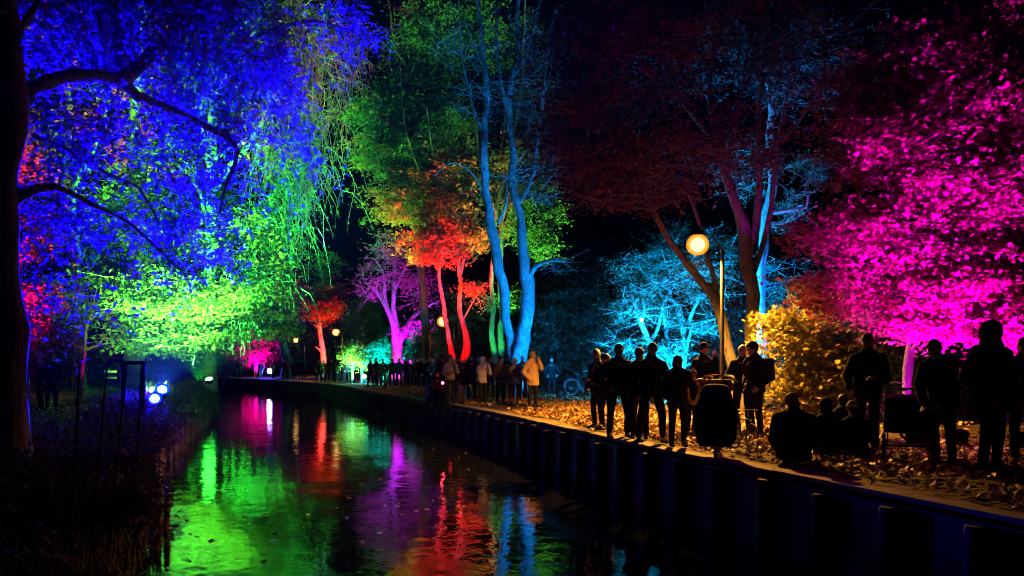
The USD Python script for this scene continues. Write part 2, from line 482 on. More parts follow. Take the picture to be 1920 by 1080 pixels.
WATER = M('canal_water', {"g": ("geometry", {}), "mp": ("mapping", {"scale": (1.0, 1.0, 1.0)}), "n": ("noise_texture", {"scale": 3.2, "detail": 3, "roughness": 0.55, "distortion": 0.4}),
                          "n2": ("noise_texture", {"scale": 0.55, "detail": 2}), "ad": ("math", {"math_type": "multiply_add", "value2": 3.0}),
                          "b": ("bump", {"strength": 1.0, "distance": 0.006}),
                          "p": ("principled_bsdf", {"base_color": (0.004, 0.005, 0.006), "roughness": 0.03, "ior": 1.33, "specular_ior_level": 0.5})},
          [("g.position", "mp.vector"), ("mp.vector", "n.vector"), ("mp.vector", "n2.vector"), ("n2.fac", "ad.value1"), ("n.fac", "ad.value3"), ("ad.value", "b.height"), ("b.normal", "p.normal")])

ts = [0.0, .3, .7, 1.2, 2, 3, 4, 5.5, 7, 9, 12, 16, 22, 30, 42, 60, 90, 140]
v, q = bank(EDGE_R, NR_, [t + 0.02 for t in ts], lambda xy, t: GR + np.where(t > 1.0, 0.10 * bump2(xy, 0.6, 3), 0) + np.clip((t - 9) / 60, 0, 1) * 1.5)
top('right_bank_ground', (v, q), SOIL, kind='structure', smooth=True)
v, q = bank(EDGE_L, NL_, [-.6, -.25] + ts, lambda xy, t: np.where(t < 0.0, -0.4, GL * np.clip(t / 1.6 + 0.02, 0, 1) ** 0.7) + np.where(t > .3, 0.14 * bump2(xy, 0.7, 9), 0))
top('left_bank_ground', (v, q), TURF, kind='structure', smooth=True)
top('canal_water', (np.array([[-250, -30, 0], [60, -30, 0], [60, 250, 0], [-250, 250, 0]], float), np.array([[0, 1, 2, 3]])), WATER, kind='structure')
# sandy strip right behind the wall, with the path that it widens into farther off
w_ = 0.34 + 3.0 * np.clip((np.arange(len(EDGE_R)) * 0.5 - 34) / 22, 0, 1)
pv = np.vstack([np.c_[EDGE_R + NR_ * 0.24, np.full(len(EDGE_R), GR + .006)], np.c_[EDGE_R + NR_ * (0.24 + w_ * (1 + 0.25 * np.sin(np.arange(len(EDGE_R)) * 0.9)))[:, None], np.full(len(EDGE_R), GR + .006)]])
n_ = len(EDGE_R)
i_ = np.arange(n_ - 1)
top('sandy_path', (pv, np.stack([i_, i_ + n_, i_ + n_ + 1, i_ + 1], 1)), GRAVEL, kind='structure')


def along(edge, nrm, s):
    """Point and outward normal at arc length s along an edge."""
    L = np.r_[0, np.cumsum(np.linalg.norm(np.diff(edge, axis=0), axis=1))]
    return np.array([np.interp(s, L, edge[:, 0]), np.interp(s, L, edge[:, 1])]), np.array([np.interp(s, L, nrm[:, 0]), np.interp(s, L, nrm[:, 1])])


# retaining wall: round piles, a board panel between each pair, a capping plank
WALLW = plain('wall_boards', (0.07, 0.046, 0.052), 0.6, var=0.35, scale=5)
WALLP = plain('wall_piles', (0.035, 0.032, 0.03), 0.8, var=0.3, scale=5)
CAPW = plain('wall_capping', (0.2, 0.16, 0.11), 0.8, var=0.3, scale=6)
wall = thing('retaining_wall', 'dark timber retaining wall with round piles along the far canal bank', 'wall')
rw = np.random.default_rng(5)
for k in range(84):
    s0, s1 = 0.6 + k * 1.0, 0.6 + (k + 1) * 1.0
    (a, na), (b, nb) = along(EDGE_R, NR_, s0), along(EDGE_R, NR_, s1)
    ang = math.atan2(*(b - a)[::-1])
    Rz = trimesh.transformations.rotation_matrix(ang, [0, 0, 1])[:3, :3]
    ln = np.linalg.norm(b - a)
    j = rw.normal() * 0.012
    for r_ in range(3):
        part(wall, 'plank', box(ln - 0.012, 0.05, 0.42, (*((a + b) / 2 - na * (0.03 + j + 0.006 * r_)), 0.72 - r_ * 0.428), 0, Rz), WALLW)
    part(wall, 'capping_board', box(ln - 0.014, 0.26, 0.05, (*((a + b) / 2 + na * 0.09), GR + 0.012 + rw.normal() * 0.003), 0, Rz), CAPW)
    pc = a - na * 0.15
    zt = GR - 0.07 + rw.normal() * 0.02
    cyl = tube1([(pc[0], pc[1], -0.6), (pc[0], pc[1], zt - .03), (pc[0], pc[1], zt)], [0.105, 0.1, 0.085], 10)
    part(wall, 'pile', cyl, WALLP, smooth=40)

# ------------------------------------------------------------------ fallen leaves
def scatter_leaves(name, label, pts, size, mat, seed, tilt=0.5, cat_='leaves'):
    rng = np.random.default_rng(seed)
    pi = UsdGeom.PointInstancer.Define(stage, numbered('/World/' + name))
    tag(pi.GetPrim(), label, cat_, None, 'stuff')
    protos = []
    for k in range(3):
        tv, tf = LEAVES['maple' if k < 2 else 'oval']
        p = usdkit.mesh(stage, f"{pi.GetPath()}/leaf_{k:03d}" if k else f"{pi.GetPath()}/leaf", (tv * size * [1, 1, 2.2 if k else -1.5], tf), mat)
        protos.append(p.GetPath())
    pi.CreatePrototypesRel().SetTargets(protos)
    N = len(pts)
    pi.CreateProtoIndicesAttr([int(x) for x in rng.integers(0, 3, N)])
    pi.CreatePositionsAttr([Gf.Vec3f(*map(float, p)) for p in pts])
    quats = []
    for k in range(N):
        e = trimesh.transformations.quaternion_from_euler(rng.normal() * tilt, rng.normal() * tilt, rng.uniform(0, 6.28))
        quats.append(Gf.Quath(float(e[0]), float(e[1]), float(e[2]), float(e[3])))
    pi.CreateOrientationsAttr(quats)
    s = rng.uniform(0.6, 1.35, N)
    pi.CreateScalesAttr([Gf.Vec3f(float(a), float(a), float(a)) for a in s])


LEAF_FALL = M('fallen_leaf', {"o": ("object_info", {}), "r": ("rgb_ramp", {"ramp": [(0, (0.1, 0.05, 0.02)), (0.4, (0.26, 0.14, 0.05)), (0.75, (0.42, 0.27, 0.09)), (1, (0.5, 0.36, 0.16))]}),
                              "p": ("principled_bsdf", {"roughness": 0.55, "specular_ior_level": 0.35})}, [("o.random", "r.fac"), ("r.color", "p.base_color")])
rl = np.random.default_rng(11)
pts = []
while len(pts) < 30000:
    s = rl.uniform(0, 1) ** 1.3 * 48
    t_ = 0.4 + abs(rl.normal()) * 3.4
    pts.append((s, t_))
st = np.array(pts)
Lr = np.r_[0, np.cumsum(np.linalg.norm(np.diff(EDGE_R, axis=0), axis=1))]
ex = np.stack([np.interp(st[:, 0], Lr, EDGE_R[:, 0]), np.interp(st[:, 0], Lr, EDGE_R[:, 1])], 1)
en = np.stack([np.interp(st[:, 0], Lr, NR_[:, 0]), np.interp(st[:, 0], Lr, NR_[:, 1])], 1)
xy = ex + en * st[:, 1:]
keep = meshkit.fbm(np.c_[xy * 0.55, np.zeros(len(xy))], 3, 4) + rl.normal(size=len(xy)) * 0.08 > 0.42
xy = xy[keep]
scatter_leaves('fallen_leaves', 'carpet of yellow and brown fallen leaves on the right bank', np.c_[xy, GR + 0.05 + np.abs(rl.normal(size=len(xy))) * 0.03 + 0.1 * (bump2(xy[None], 0.6, 3)[0])], 0.10, LEAF_FALL, 12)
s2 = np.array([(rl.uniform(0, 40), 0.9 + abs(rl.normal()) * 6) for _ in range(2500)])
Ll = np.r_[0, np.cumsum(np.linalg.norm(np.diff(EDGE_L, axis=0), axis=1))]
ex = np.stack([np.interp(s2[:, 0], Ll, EDGE_L[:, 0]), np.interp(s2[:, 0], Ll, EDGE_L[:, 1])], 1)
en = np.stack([np.interp(s2[:, 0], Ll, NL_[:, 0]), np.interp(s2[:, 0], Ll, NL_[:, 1])], 1)
xy = ex + en * s2[:, 1:]
scatter_leaves('fallen_leaves', 'sparse fallen leaves on the dark left bank', np.c_[xy, GL * np.clip(s2[:, 1] / 1.6 + .02, 0, 1) ** .7 + 0.05 + 0.14 * bump2(xy[None], 0.7, 9)[0]], 0.12, LEAF_FALL, 13)
fl = np.array([(rl.uniform(-8, 3), rl.uniform(9, 40), 0.004) for _ in range(260)])
fl = fl[[np.interp(p[1], EDGE_L[:, 1], EDGE_L[:, 0]) + .3 < p[0] < np.interp(p[1], EDGE_R[:, 1], EDGE_R[:, 0]) - .3 for p in fl]]
scatter_leaves('floating_leaves', 'few fallen leaves floating on the canal', fl, 0.09, LEAF_FALL, 14, 0.03)

# ================================================================== trees
exec_trees = True
g = lambda px, Y, z=GR: np.array([(px - CX) * Y / F, Y, z])

# dark tree at the left edge, its boughs lit blue
A = g(8, 10, GL - .2)
limbs = [
    [[A[0], 10, GL - .3, .3], [A[0], 10, 1.8, .24], *LB(10, (12, 560, 29), (10, 330, 27), (14, 130, 25), (24, -60, 21), (45, -420, 12))],
    LB(10, (14, 210, 17), (50, 165, 14, .4), (110, 150, 13, 1.2), (170, 146, 12, 2), (228, 138, 13, 3), (300, 85, 12, 3.6), (370, -5, 11, 4), (450, -120, 8, 4.4)),
    LB(13, (222, 138, 11), (250, 178, 10, .3), (330, 214, 7, 1.2), (400, 248, 6, 2), (447, 284, 4.5, 2.4), (425, 345, 3, 2.4), (412, 400, 1.5, 2.3)),
    LB(10, (12, 400, 14), (40, 368, 11, .1), (100, 348, 8, .6), (170, 385, 5, 1.4), (250, 425, 3, 2.6), (330, 500, 1.5, 3)),
    LB(10, (12, 120, 9), (40, 50, 7, -.2), (66, 12, 5, -.2), (90, -80, 3)),
    LB(10, (40, 52, 6, -.2), (18, 26, 5, -.4), (-20, 18, 4, -.6)),
    LB(12, (60, 255, 5), (130, 285, 5, .5), (205, 330, 4, 1.2), (262, 352, 3, 2), (300, 420, 2, 2.5)),
    LB(13.5, (228, 132, 8), (222, 100, 7), (240, 30, 6, 1), (260, -80, 5, 1.5)),
    LB(15, (300, 88, 7), (400, 100, 5, 1), (500, 60, 4, 2), (590, 40, 3, 3), (660, 60, 2, 3)),
]
blobs = [B(300, 40, 14, 190, 80, 1.6, 110), B(450, 60, 16, 110, 80, 1.8, 66), B(500, 170, 17, 60, 70, 1.6, 14), B(640, 40, 18, 55, 45, 1.5, 14),
         B(140, 240, 12.5, 80, 70, 1.2, 24), B(90, 400, 13, 60, 110, 1.2, 22), B(400, 200, 15.5, 120, 70, 1.4, 40), B(360, 310, 15.5, 90, 50, 1.4, 18),
         B(150, 80, 13, 110, 80, 1.3, 50), B(220, 420, 15, 130, 60, 1.4, 12), B(390, 450, 16, 60, 90, 1.2, 16), B(80, 560, 14, 50, 60, 1, 7), B(560, 280, 17.5, 30, 50, 1.2, 5)]
tree('overhanging_tree', 'dark trunk at the left edge with boughs and hanging twigs lit deep blue', A, limbs, blobs, LEAF_BL, BARK, 21, leaf=0.125, lpt=36, spread=0.4, flat=0.6, hang=(2, 0.5, 1.6, 6), twig_r=1.0)

# pale-trunked tree on the left bank lit green
Bq = g(250, 36, GL - .2)
limbs = [[[Bq[0], 36, GL - .3, .62], *LB(36, (250, 690, 19), (252, 560, 16), (258, 420, 14), (250, 260, 11), (262, 80, 8), (270, -120, 4))],
         LB(36, (254, 600, 8), (300, 560, 6, -1.5), (370, 545, 5, -3), (450, 560, 3, -4)), LB(36, (256, 520, 8), (330, 440, 6, -1), (420, 430, 4, -1.5), (500, 450, 2.5, -2)),
         LB(36, (256, 470, 8), (190, 400, 6), (120, 380, 4, 1)), LB(36, (255, 330, 7), (330, 230, 6), (420, 150, 4, 1), (480, 60, 3, 1)), LB(36, (254, 640, 6), (200, 600, 5, -2), (140, 590, 3, -2))]
blobs = [B(330, 560, 31, 120, 60, 2.6, 84), B(440, 570, 31.5, 100, 55, 2.4, 70), B(290, 635, 30.5, 70, 30, 1.8, 40), B(380, 635, 31, 70, 34, 1.8, 36), B(460, 480, 33, 100, 70, 2.8, 70), B(520, 600, 34, 40, 40, 1.6, 22),
         B(250, 430, 35, 110, 90, 3, 80), B(190, 560, 33, 80, 60, 2.5, 40), B(320, 340, 36, 130, 80, 3.5, 80), B(460, 400, 38, 50, 40, 2, 18), B(200, 180, 38, 110, 110, 3.5, 40), B(330, 120, 40, 60, 80, 2.5, 16)]
tree('broadleaf_tree', 'big tree with wide pale trunk and low yellow green foliage behind the wooden frame', Bq, limbs, blobs, LEAF_YG, BARK_PALE, 22, leaf=0.19, lpt=44, spread=0.75, flat=0.35, shape='oval', up=0.7)

# weeping tree behind the green floodlight
C = g(392, 52, GL - .2)
limbs = [[[C[0], 52, GL - .3, .6], *LB(52, (393, 640, 11), (395, 450, 9.5), (398, 260, 9), (402, 120, 7), (405, -60, 5))],
         LB(52, (396, 330, 6), (372, 180, 4.5), (355, 90, 3), (348, -20, 2)), LB(52, (397, 360, 6), (470, 260, 5, -1), (520, 170, 5, -1.5), (546, 110, 5, -2), (562, 30, 4, -2), (570, -60, 3, -2)),
         LB(50, (530, 150, 5), (526, 90, 4.5), (536, 40, 4), (540, -40, 3)), LB(50, (540, 140, 3), (580, 118, 2.5), (620, 140, 2), (650, 190, 1.2)), LB(50, (398, 300, 4), (440, 270, 3.5, -1), (490, 272, 3, -1.5), (545, 290, 2, -2), (570, 340, 1, -2)),
         LB(50, (545, 100, 3), (500, 60, 2.5), (470, 20, 2)), LB(51, (396, 420, 4), (360, 330, 4), (320, 300, 3))]
blobs = [B(520, 260, 49, 70, 70, 2.5, 36), B(560, 320, 49, 40, 70, 2.2, 30), B(580, 190, 49, 60, 70, 2.6, 36), B(630, 90, 49, 60, 80, 3, 36), B(520, 400, 49, 50, 60, 2.2, 20), B(470, 100, 50, 110, 90, 3, 60), B(480, 540, 47, 60, 50, 2.5, 24), B(560, 60, 50, 90, 60, 3, 45)]
tree('weeping_tree', 'tall weeping tree with curtains of fine hanging twigs lit green', C, limbs, blobs, LEAF_YG, BARK_PALE, 23, leaf=0.17, lpt=18, spread=1.0, flat=0.6, hang=(4, 1.2, 4.0, 8), twig_r=2.2)

# pink and red lit trees far left
R1 = g(150, 44, GL - .2)
tree('red_leaved_tree', 'pink red lit foliage behind the blue boughs, upper left', R1, [[[R1[0], 44, GL - .3, .4], *LB(44, (150, 640, 9), (140, 450, 8), (130, 250, 6), (120, 60, 4))], LB(44, (140, 420, 5), (90, 330, 4), (60, 240, 2)), LB(44, (138, 350, 5), (190, 240, 4), (215, 120, 2))],
     [B(150, 40, 42, 100, 60, 2.5, 60), B(70, 260, 42, 40, 60, 2, 34), B(70, 330, 41, 40, 40, 2, 28), B(100, 430, 42, 50, 30, 2, 24), B(80, 560, 41, 50, 22, 2, 26), B(60, 470, 41, 30, 25, 2, 16), B(260, 290, 42, 60, 50, 2.5, 30), B(60, 635, 41, 25, 9, 1.5, 12), B(190, 110, 43, 90, 60, 2.5, 30)],
     LEAF_RD, BARK, 24, leaf=0.2, lpt=44, spread=0.7, flat=0.4)
S1 = g(157, 30, GL)
tree('sapling', 'slender young tree with forked bare branches lit magenta on the left bank', S1, [[[S1[0], 30, GL - .2, .07], *LB(30, (153, 730, 3), (160, 640, 2.6), (168, 600, 2), (186, 560, 1.2), (190, 530, .7))],
     LB(30, (160, 655, 1.6), (145, 650, 1.3), (134, 640, .8)), LB(30, (160, 654, 1.8), (182, 648, 1.5), (200, 628, 1.1), (215, 615, .6)), LB(30, (170, 600, 1.4), (190, 585, 1.1), (205, 572, .8)), LB(30, (176, 585, 1.2), (178, 560, .9), (184, 530, .5))],
     [B(200, 580, 30, 25, 30, .5, 10), B(150, 620, 30, 20, 15, .4, 4)], LEAF_RD, BARK_DARK, 25, leaf=0.1, lpt=6, spread=0.25)

# two-stemmed red tree, centre
E1 = g(862, 44, GR - .2)
limbs = [[[E1[0], 44, GR - .3, .32], *LB(44, (868, 690, 8.4), (876, 650, 7.2), (868, 610, 5.4), (862, 560, 4.2), (858, 480, 3.6), (845, 430, 3.0), (835, 380, 2.4), (815, 300, 1.8), (800, 200, 1.2))],
         LB(44, (860, 690, 6.0, .2), (842, 640, 4.8), (832, 580, 3.9), (826, 530, 3.3), (820, 470, 3.0), (800, 420, 1.8), (770, 340, 1.2)), LB(44, (862, 520, 3.0), (885, 420, 2.7), (905, 370, 2.4), (935, 300, 1.8), (950, 200, 1.2)), LB(44, (858, 490, 1.8), (835, 480, 1.5), (800, 500, 0.9)),
         LB(44, (840, 405, 1.8), (790, 330, 1.8), (760, 240, 1.5), (750, 120, 1.2)), LB(44, (868, 600, 1.8), (890, 560, 1.2), (905, 540, 0.72))]
blobs = [B(850, 400, 43, 50, 50, 1.8, 70), B(880, 455, 43, 40, 26, 1.5, 40), B(790, 455, 43, 50, 36, 1.8, 36), B(850, 320, 43.5, 40, 50, 1.5, 30), B(840, 340, 43, 60, 30, 1.8, 44), B(780, 390, 44, 70, 30, 2, 50), B(885, 540, 43, 25, 12, 1, 12), B(820, 480, 43, 50, 18, 1.5, 24)]
tree('maple_tree', 'two stemmed maple lit bright red behind the crowd in the centre', E1, limbs, blobs, LEAF_OR, BARK, 26, leaf=0.2, lpt=52, spread=0.6, flat=0.28)

# tall green and olive crown left of centre
D1 = g(800, 49, GR - .2)
limbs = [[[D1[0], 49, GR - .3, .45], *LB(49, (800, 680, 9), (795, 560, 8), (780, 420, 7), (770, 280, 6), (775, 140, 5), (780, -40, 3))], LB(49, (782, 430, 5), (730, 340, 4, -1), (690, 300, 2, -2)), LB(49, (774, 300, 5), (720, 210, 4, -1), (690, 150, 2, -1)), LB(49, (772, 250, 5), (830, 150, 4), (860, 40, 3)), LB(49, (776, 160, 4), (740, 80, 3), (730, 0, 2))]
blobs = [B(730, 290, 46, 70, 45, 2.5, 90), B(700, 220, 46, 60, 40, 2.5, 60), B(760, 360, 46, 70, 40, 2.5, 70), B(760, 200, 47, 80, 50, 2.5, 80), B(790, 110, 47, 80, 50, 3, 80), B(840, 40, 48, 90, 50, 3, 70), B(730, 400, 46, 40, 25, 1.5, 24), B(780, 60, 47, 50, 40, 2, 24), B(830, 230, 48, 70, 60, 2.5, 60), B(820, 310, 47, 50, 40, 2, 40)]
tree('lime_tree', 'tall tree with olive green crown against the black sky left of centre', D1, limbs, blobs, LEAF_YG, BARK_DARK, 27, leaf=0.2, lpt=52, spread=0.75, flat=0.35)

# blue twin trunk
Fq = g(966, 33, GR - .2)
limbs = [[[Fq[0] + .1, 33, GR - .3, .5], *LB(33, (972, 690, 16.12), (982, 620, 13.02), (988, 560, 13.64), (986, 500, 11.78), (978, 430, 8.06), (968, 360, 6.82), (962, 300, 6.82), (958, 200, 6.2), (966, 100, 4.96), (975, -40, 3.1))],
         LB(33.3, (966, 690, 12.4), (955, 620, 9.3), (943, 540, 9.3), (928, 450, 9.92), (914, 370, 8.06), (908, 290, 7.44), (912, 200, 6.2), (905, 100, 4.96), (895, 20, 3.72), (890, -80, 2.48)),
         LB(33, (990, 530, 5.58), (1004, 500, 3.72, -.4), (1030, 489, 3.1, -.8), (1062, 490, 1.24, -1.2)), LB(33, (998, 510, 3.72), (1012, 492, 2.48), (1045, 484, 1.86), (1075, 488, 0.62)),
         LB(33, (970, 390, 3.72), (1000, 330, 3.72), (1012, 250, 3.1), (1020, 150, 2.48), (1035, 40, 1.24)), LB(33, (1006, 380, 2.48), (1018, 350, 2.17), (1035, 330, 1.24)), LB(33.3, (912, 260, 4.34), (880, 180, 2.48), (865, 90, 1.86), (860, 0, 1.24)), LB(33, (960, 230, 4.34), (935, 130, 3.1), (930, 20, 2.48)), LB(33, (968, 140, 3.1), (1000, 60, 2.48), (1020, -30, 1.24)),
         LB(33.3, (925, 420, 2.48), (890, 330, 1.86), (845, 305, 1.24), (815, 330, 0.62)), LB(33.2, (935, 420, 3.1), (950, 380, 2.48), (955, 330, 1.86), (990, 280, 1.24)), LB(33.3, (905, 120, 2.48), (870, 40, 1.86))]
blobs = [B(930, 150, 33, 90, 110, 2.5, 70), B(1010, 200, 33, 60, 120, 2.5, 60), B(1000, 340, 32.5, 60, 60, 2, 34), B(900, 60, 33, 100, 60, 2.5, 40), B(1020, 80, 33, 60, 80, 2, 30), B(1030, 500, 32, 30, 15, .8, 8)]
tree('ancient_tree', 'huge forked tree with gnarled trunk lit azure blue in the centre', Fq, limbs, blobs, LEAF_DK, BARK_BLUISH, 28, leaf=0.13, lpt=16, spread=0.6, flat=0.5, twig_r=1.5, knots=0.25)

# green trunk behind it, with pale yellow-green leaves
G1 = g(928, 43, GR - .2)
limbs = [[[G1[0], 43, GR - .3, .25], *LB(43, (926, 680, 6.6), (923, 600, 4.8), (922, 520, 4.2), (930, 400, 3.6), (960, 280, 3.0), (980, 150, 2.4), (985, 0, 1.8))], LB(43, (938, 690, 7.2), (940, 600, 5.4), (938, 520, 4.2), (945, 400, 3.0), (1000, 340, 2.4)), LB(43, (930, 400, 3.0), (900, 300, 2.4), (890, 200, 1.8)), LB(43, (962, 280, 2.4), (1020, 200, 1.8), (1035, 120, 1.2)), LB(43, (922, 590, 1.8), (914, 560, 1.5), (908, 548, 0.9))]
blobs = [B(930, 330, 43, 50, 60, 2, 50), B(985, 320, 43, 60, 70, 2, 70), B(1010, 400, 42, 50, 60, 2, 50), B(960, 420, 43, 40, 50, 1.5, 34), B(1000, 180, 44, 60, 70, 2, 50), B(880, 250, 44, 50, 60, 2, 30), B(960, 90, 44, 80, 60, 2, 40), B(1010, 470, 42, 40, 30, 1.5, 20), B(915, 570, 42, 12, 20, .7, 6), B(950, 560, 43, 16, 40, .8, 8)]
tree('slim_tree', 'slim mossy tree lit green just left of the blue forked tree', G1, limbs, blobs, LEAF_YG, BARK, 29, leaf=0.16, lpt=40, spread=0.55, flat=0.5)

# purple tree
H1 = g(742, 52, GR - .2)
limbs = [[[H1[0], 52, GR - .3, .75], *LB(52, (743, 690, 12.75), (743, 650, 10.62), (738, 610, 7.65), (728, 580, 5.1), (715, 555, 4.67), (700, 540, 3.4), (685, 530, 1.7))], LB(52, (743, 640, 7.65), (740, 590, 4.67), (739, 540, 4.25), (740, 500, 2.98), (745, 470, 1.7)), LB(52, (748, 640, 5.95), (765, 610, 5.1), (778, 590, 3.82), (800, 575, 2.12), (830, 562, 0.85)), LB(52, (728, 580, 3.4), (722, 550, 2.98), (718, 510, 2.12), (705, 490, 1.27)), LB(52, (740, 545, 2.55), (750, 520, 2.12), (765, 490, 1.27)), LB(52, (770, 600, 2.98), (790, 605, 2.12), (812, 598, 1.02))]
blobs = [B(715, 500, 52, 40, 40, 2, 30), B(760, 500, 52, 50, 40, 2, 36), B(790, 545, 52, 35, 35, 2, 40), B(700, 540, 52, 30, 25, 1.5, 16), B(780, 620, 51.5, 30, 18, 1.2, 18), B(745, 460, 53, 60, 30, 2, 26)]
tree('plum_tree', 'stout fork trunked tree glowing purple with a white hot base', H1, limbs, blobs, LEAF_RD, BARK, 30, leaf=0.16, lpt=30, spread=0.6, flat=0.5, twig_r=1.6)

I1 = g(605, 70, GR - .2)
tree('red_tree', 'thin leaning tree with small round crown lit red, far left of the path lamps', I1, [[[I1[0], 70, GR - .3, .3], *LB(70, (606, 680, 5.5), (602, 640, 4.5), (600, 600, 4), (606, 560, 3), (612, 530, 2))], LB(70, (601, 620, 2), (594, 612, 1.4), (588, 608, .8)), LB(70, (603, 660, 2), (596, 654, 1.5), (590, 650, .8))],
     [B(612, 575, 69, 26, 22, 1.4, 90), B(600, 590, 69, 18, 12, 1, 40), B(612, 545, 69.5, 26, 20, 1.4, 36), B(610, 500, 71, 34, 30, 2, 30)], LEAF_OR, BARK_PALE, 31, leaf=0.22, lpt=40, spread=0.55, flat=0.5)
J1 = g(680, 60, GR - .2)
tree('hazel_bush', 'bushy green lit shrub beside the second nearest far path lamp', J1, [[[J1[0], 60, GR - .3, .14], *LB(60, (680, 680, 3), (684, 620, 2.5), (686, 570, 1.5))], LB(60, (681, 660, 2), (665, 610, 1.5)), LB(60, (682, 650, 2), (700, 600, 1.5))],
     [B(680, 610, 59, 30, 40, 1.6, 120), B(695, 580, 59, 22, 22, 1.3, 40), B(660, 600, 59, 16, 26, 1.2, 36)], LEAF_YG, BARK, 32, leaf=0.2, lpt=40, spread=0.5, flat=0.6, catname='shrub')
K1 = g(662, 58, GR - .2)
tree('yellow_bush', 'yellow lit shrub below the green one, left of the cyan bush', K1, [[[K1[0], 58, GR - .3, .1], *LB(58, (662, 690, 2.5), (664, 650, 2))], LB(58, (662, 680, 2), (648, 655, 1.2)), LB(58, (663, 680, 2), (680, 655, 1.2))],
     [B(664, 660, 57.5, 24, 24, 1.2, 110), B(690, 675, 57.5, 16, 14, .8, 40)], LEAF_YE, BARK, 33, leaf=0.19, lpt=36, spread=0.4, flat=0.6, catname='shrub')
L1 = g(722, 57, GR - .2)
tree('cyan_bush', 'shrub glowing cyan left of the purple trunk', L1, [[[L1[0], 57, GR - .3, .1], *LB(57, (722, 690, 2.5), (718, 650, 2))], LB(57, (722, 680, 2), (702, 650, 1.2)), LB(57, (722, 680, 2), (735, 640, 1.2))],
     [B(715, 655, 56.5, 26, 26, 1.2, 110), B(700, 675, 56.5, 22, 12, .8, 40), B(722, 630, 57, 16, 16, 1, 36), B(785, 655, 58, 26, 22, 1.2, 80), B(790, 625, 58, 24, 14, 1, 30)], LEAF_GR, BARK, 34, leaf=0.19, lpt=38, spread=0.42, flat=0.6, catname='shrub')

# azure crab apples behind the near group
M1 = g(1225, 29, GR - .2)
limbs = [[[M1[0], 29, GR - .3, .22], *LB(29, (1222, 690, 9), (1216, 650, 7), (1204, 610, 5.5), (1192, 575, 3.5), (1180, 540, 2))], LB(29, (1214, 645, 5), (1228, 625, 4), (1240, 600, 3), (1246, 560, 2)), LB(29, (1203, 605, 3), (1209, 580, 2.5), (1200, 545, 1.5)),
         LB(29.5, (1275, 690, 9), (1280, 640, 7), (1278, 600, 6), (1268, 570, 5), (1250, 558, 4), (1235, 560, 2.5), (1220, 545, 1.5)), LB(29.5, (1256, 562, 4), (1252, 540, 4), (1246, 520, 3), (1215, 540, 2), (1190, 548, 1.2)), LB(29.3, (1246, 690, 6), (1249, 640, 5), (1247, 590, 3), (1252, 545, 2)),
         LB(29.5, (1290, 610, 4), (1300, 580, 3.5), (1312, 555, 2)), LB(29.4, (1296, 608, 3), (1325, 602, 2.5), (1346, 596, 1.2)), LB(29, (1220, 660, 4), (1200, 665, 3), (1175, 655, 1.5)), LB(29.5, (1252, 540, 2.5), (1240, 520, 2), (1215, 508, 1.2)), LB(29.4, (1282, 690, 4), (1290, 640, 3), (1300, 600, 2))]
blobs = [B(1200, 520, 29, 60, 45, 1.2, 50), B(1260, 500, 29.5, 70, 45, 1.4, 60), B(1320, 540, 29.5, 50, 50, 1.2, 40), B(1180, 580, 29, 40, 35, 1, 26), B(1240, 590, 29.5, 60, 35, 1, 30), B(1300, 610, 29.5, 50, 30, 1, 26), B(1170, 650, 29, 34, 20, .8, 24), B(1240, 660, 29, 50, 26, 1, 30), B(1290, 450, 30, 70, 40, 1.3, 40), B(1350, 480, 30, 50, 60, 1.3, 36), B(1240, 680, 28.7, 40, 20, .8, 40)]
tree('crab_apple_tree', 'low spreading many stemmed tree lit azure behind the near group', M1, limbs, blobs, LEAF_GR, BARK_PALE, 35, leaf=0.1, lpt=60, spread=0.42, flat=0.6, twig_r=1.4)

# big double tree next to the lamp, dark maroon crown
N1 = g(1408, 23, GR - .2)
limbs = [[[N1[0], 23, GR - .3, .36], *LB(23, (1412, 680, 12.0), (1408, 610, 11.2), (1404, 540, 12.8), (1402, 470, 13.6), (1392, 420, 12.0), (1375, 370, 8.8), (1350, 300, 7.2), (1335, 200, 5.6), (1330, 80, 4.0), (1320, -60, 2.4))],
         [[*g(1384, 22.6, GR - .3), .28], *LB(22.6, (1380, 700, 11.2), (1365, 640, 9.6), (1342, 560, 9.6), (1318, 527, 8.0), (1285, 490, 6.4), (1250, 445, 5.6), (1226, 400, 4.8), (1200, 330, 3.2), (1170, 260, 2.0))],
         LB(22.8, (1345, 560, 6.4), (1338, 510, 4.8), (1328, 470, 4.4), (1310, 410, 3.2), (1280, 340, 2.4)), LB(23, (1405, 480, 9.6), (1418, 400, 8.0), (1422, 320, 6.4), (1420, 220, 4.8), (1430, 100, 3.2), (1440, -40, 2.4)),
         LB(23, (1410, 520, 6.4), (1428, 470, 5.6), (1442, 400, 5.2), (1452, 330, 4.8), (1462, 260, 4.0), (1480, 160, 2.4)), LB(23, (1400, 440, 6.4), (1382, 400, 4.8), (1366, 340, 4.0), (1380, 220, 3.2), (1400, 100, 2.4)), LB(23, (1344, 290, 4.8), (1290, 200, 4.0, -1), (1220, 140, 3.2, -2), (1150, 110, 2.0, -2)), LB(23, (1422, 300, 4.0), (1480, 250, 3.2), (1530, 180, 2.4))]
blobs = [B(1200, 120, 21, 140, 110, 2.5, 130), B(1380, 80, 22, 150, 90, 2.5, 120), B(1100, 240, 21, 100, 90, 2, 80), B(1240, 300, 21.5, 120, 70, 2, 80), B(1380, 270, 22, 110, 80, 2, 60), B(1520, 120, 23, 80, 100, 2, 60), B(1130, 350, 21, 80, 50, 1.5, 34), B(1090, 80, 21, 80, 90, 2, 60), B(1210, 370, 22, 60, 30, 1.2, 14)]
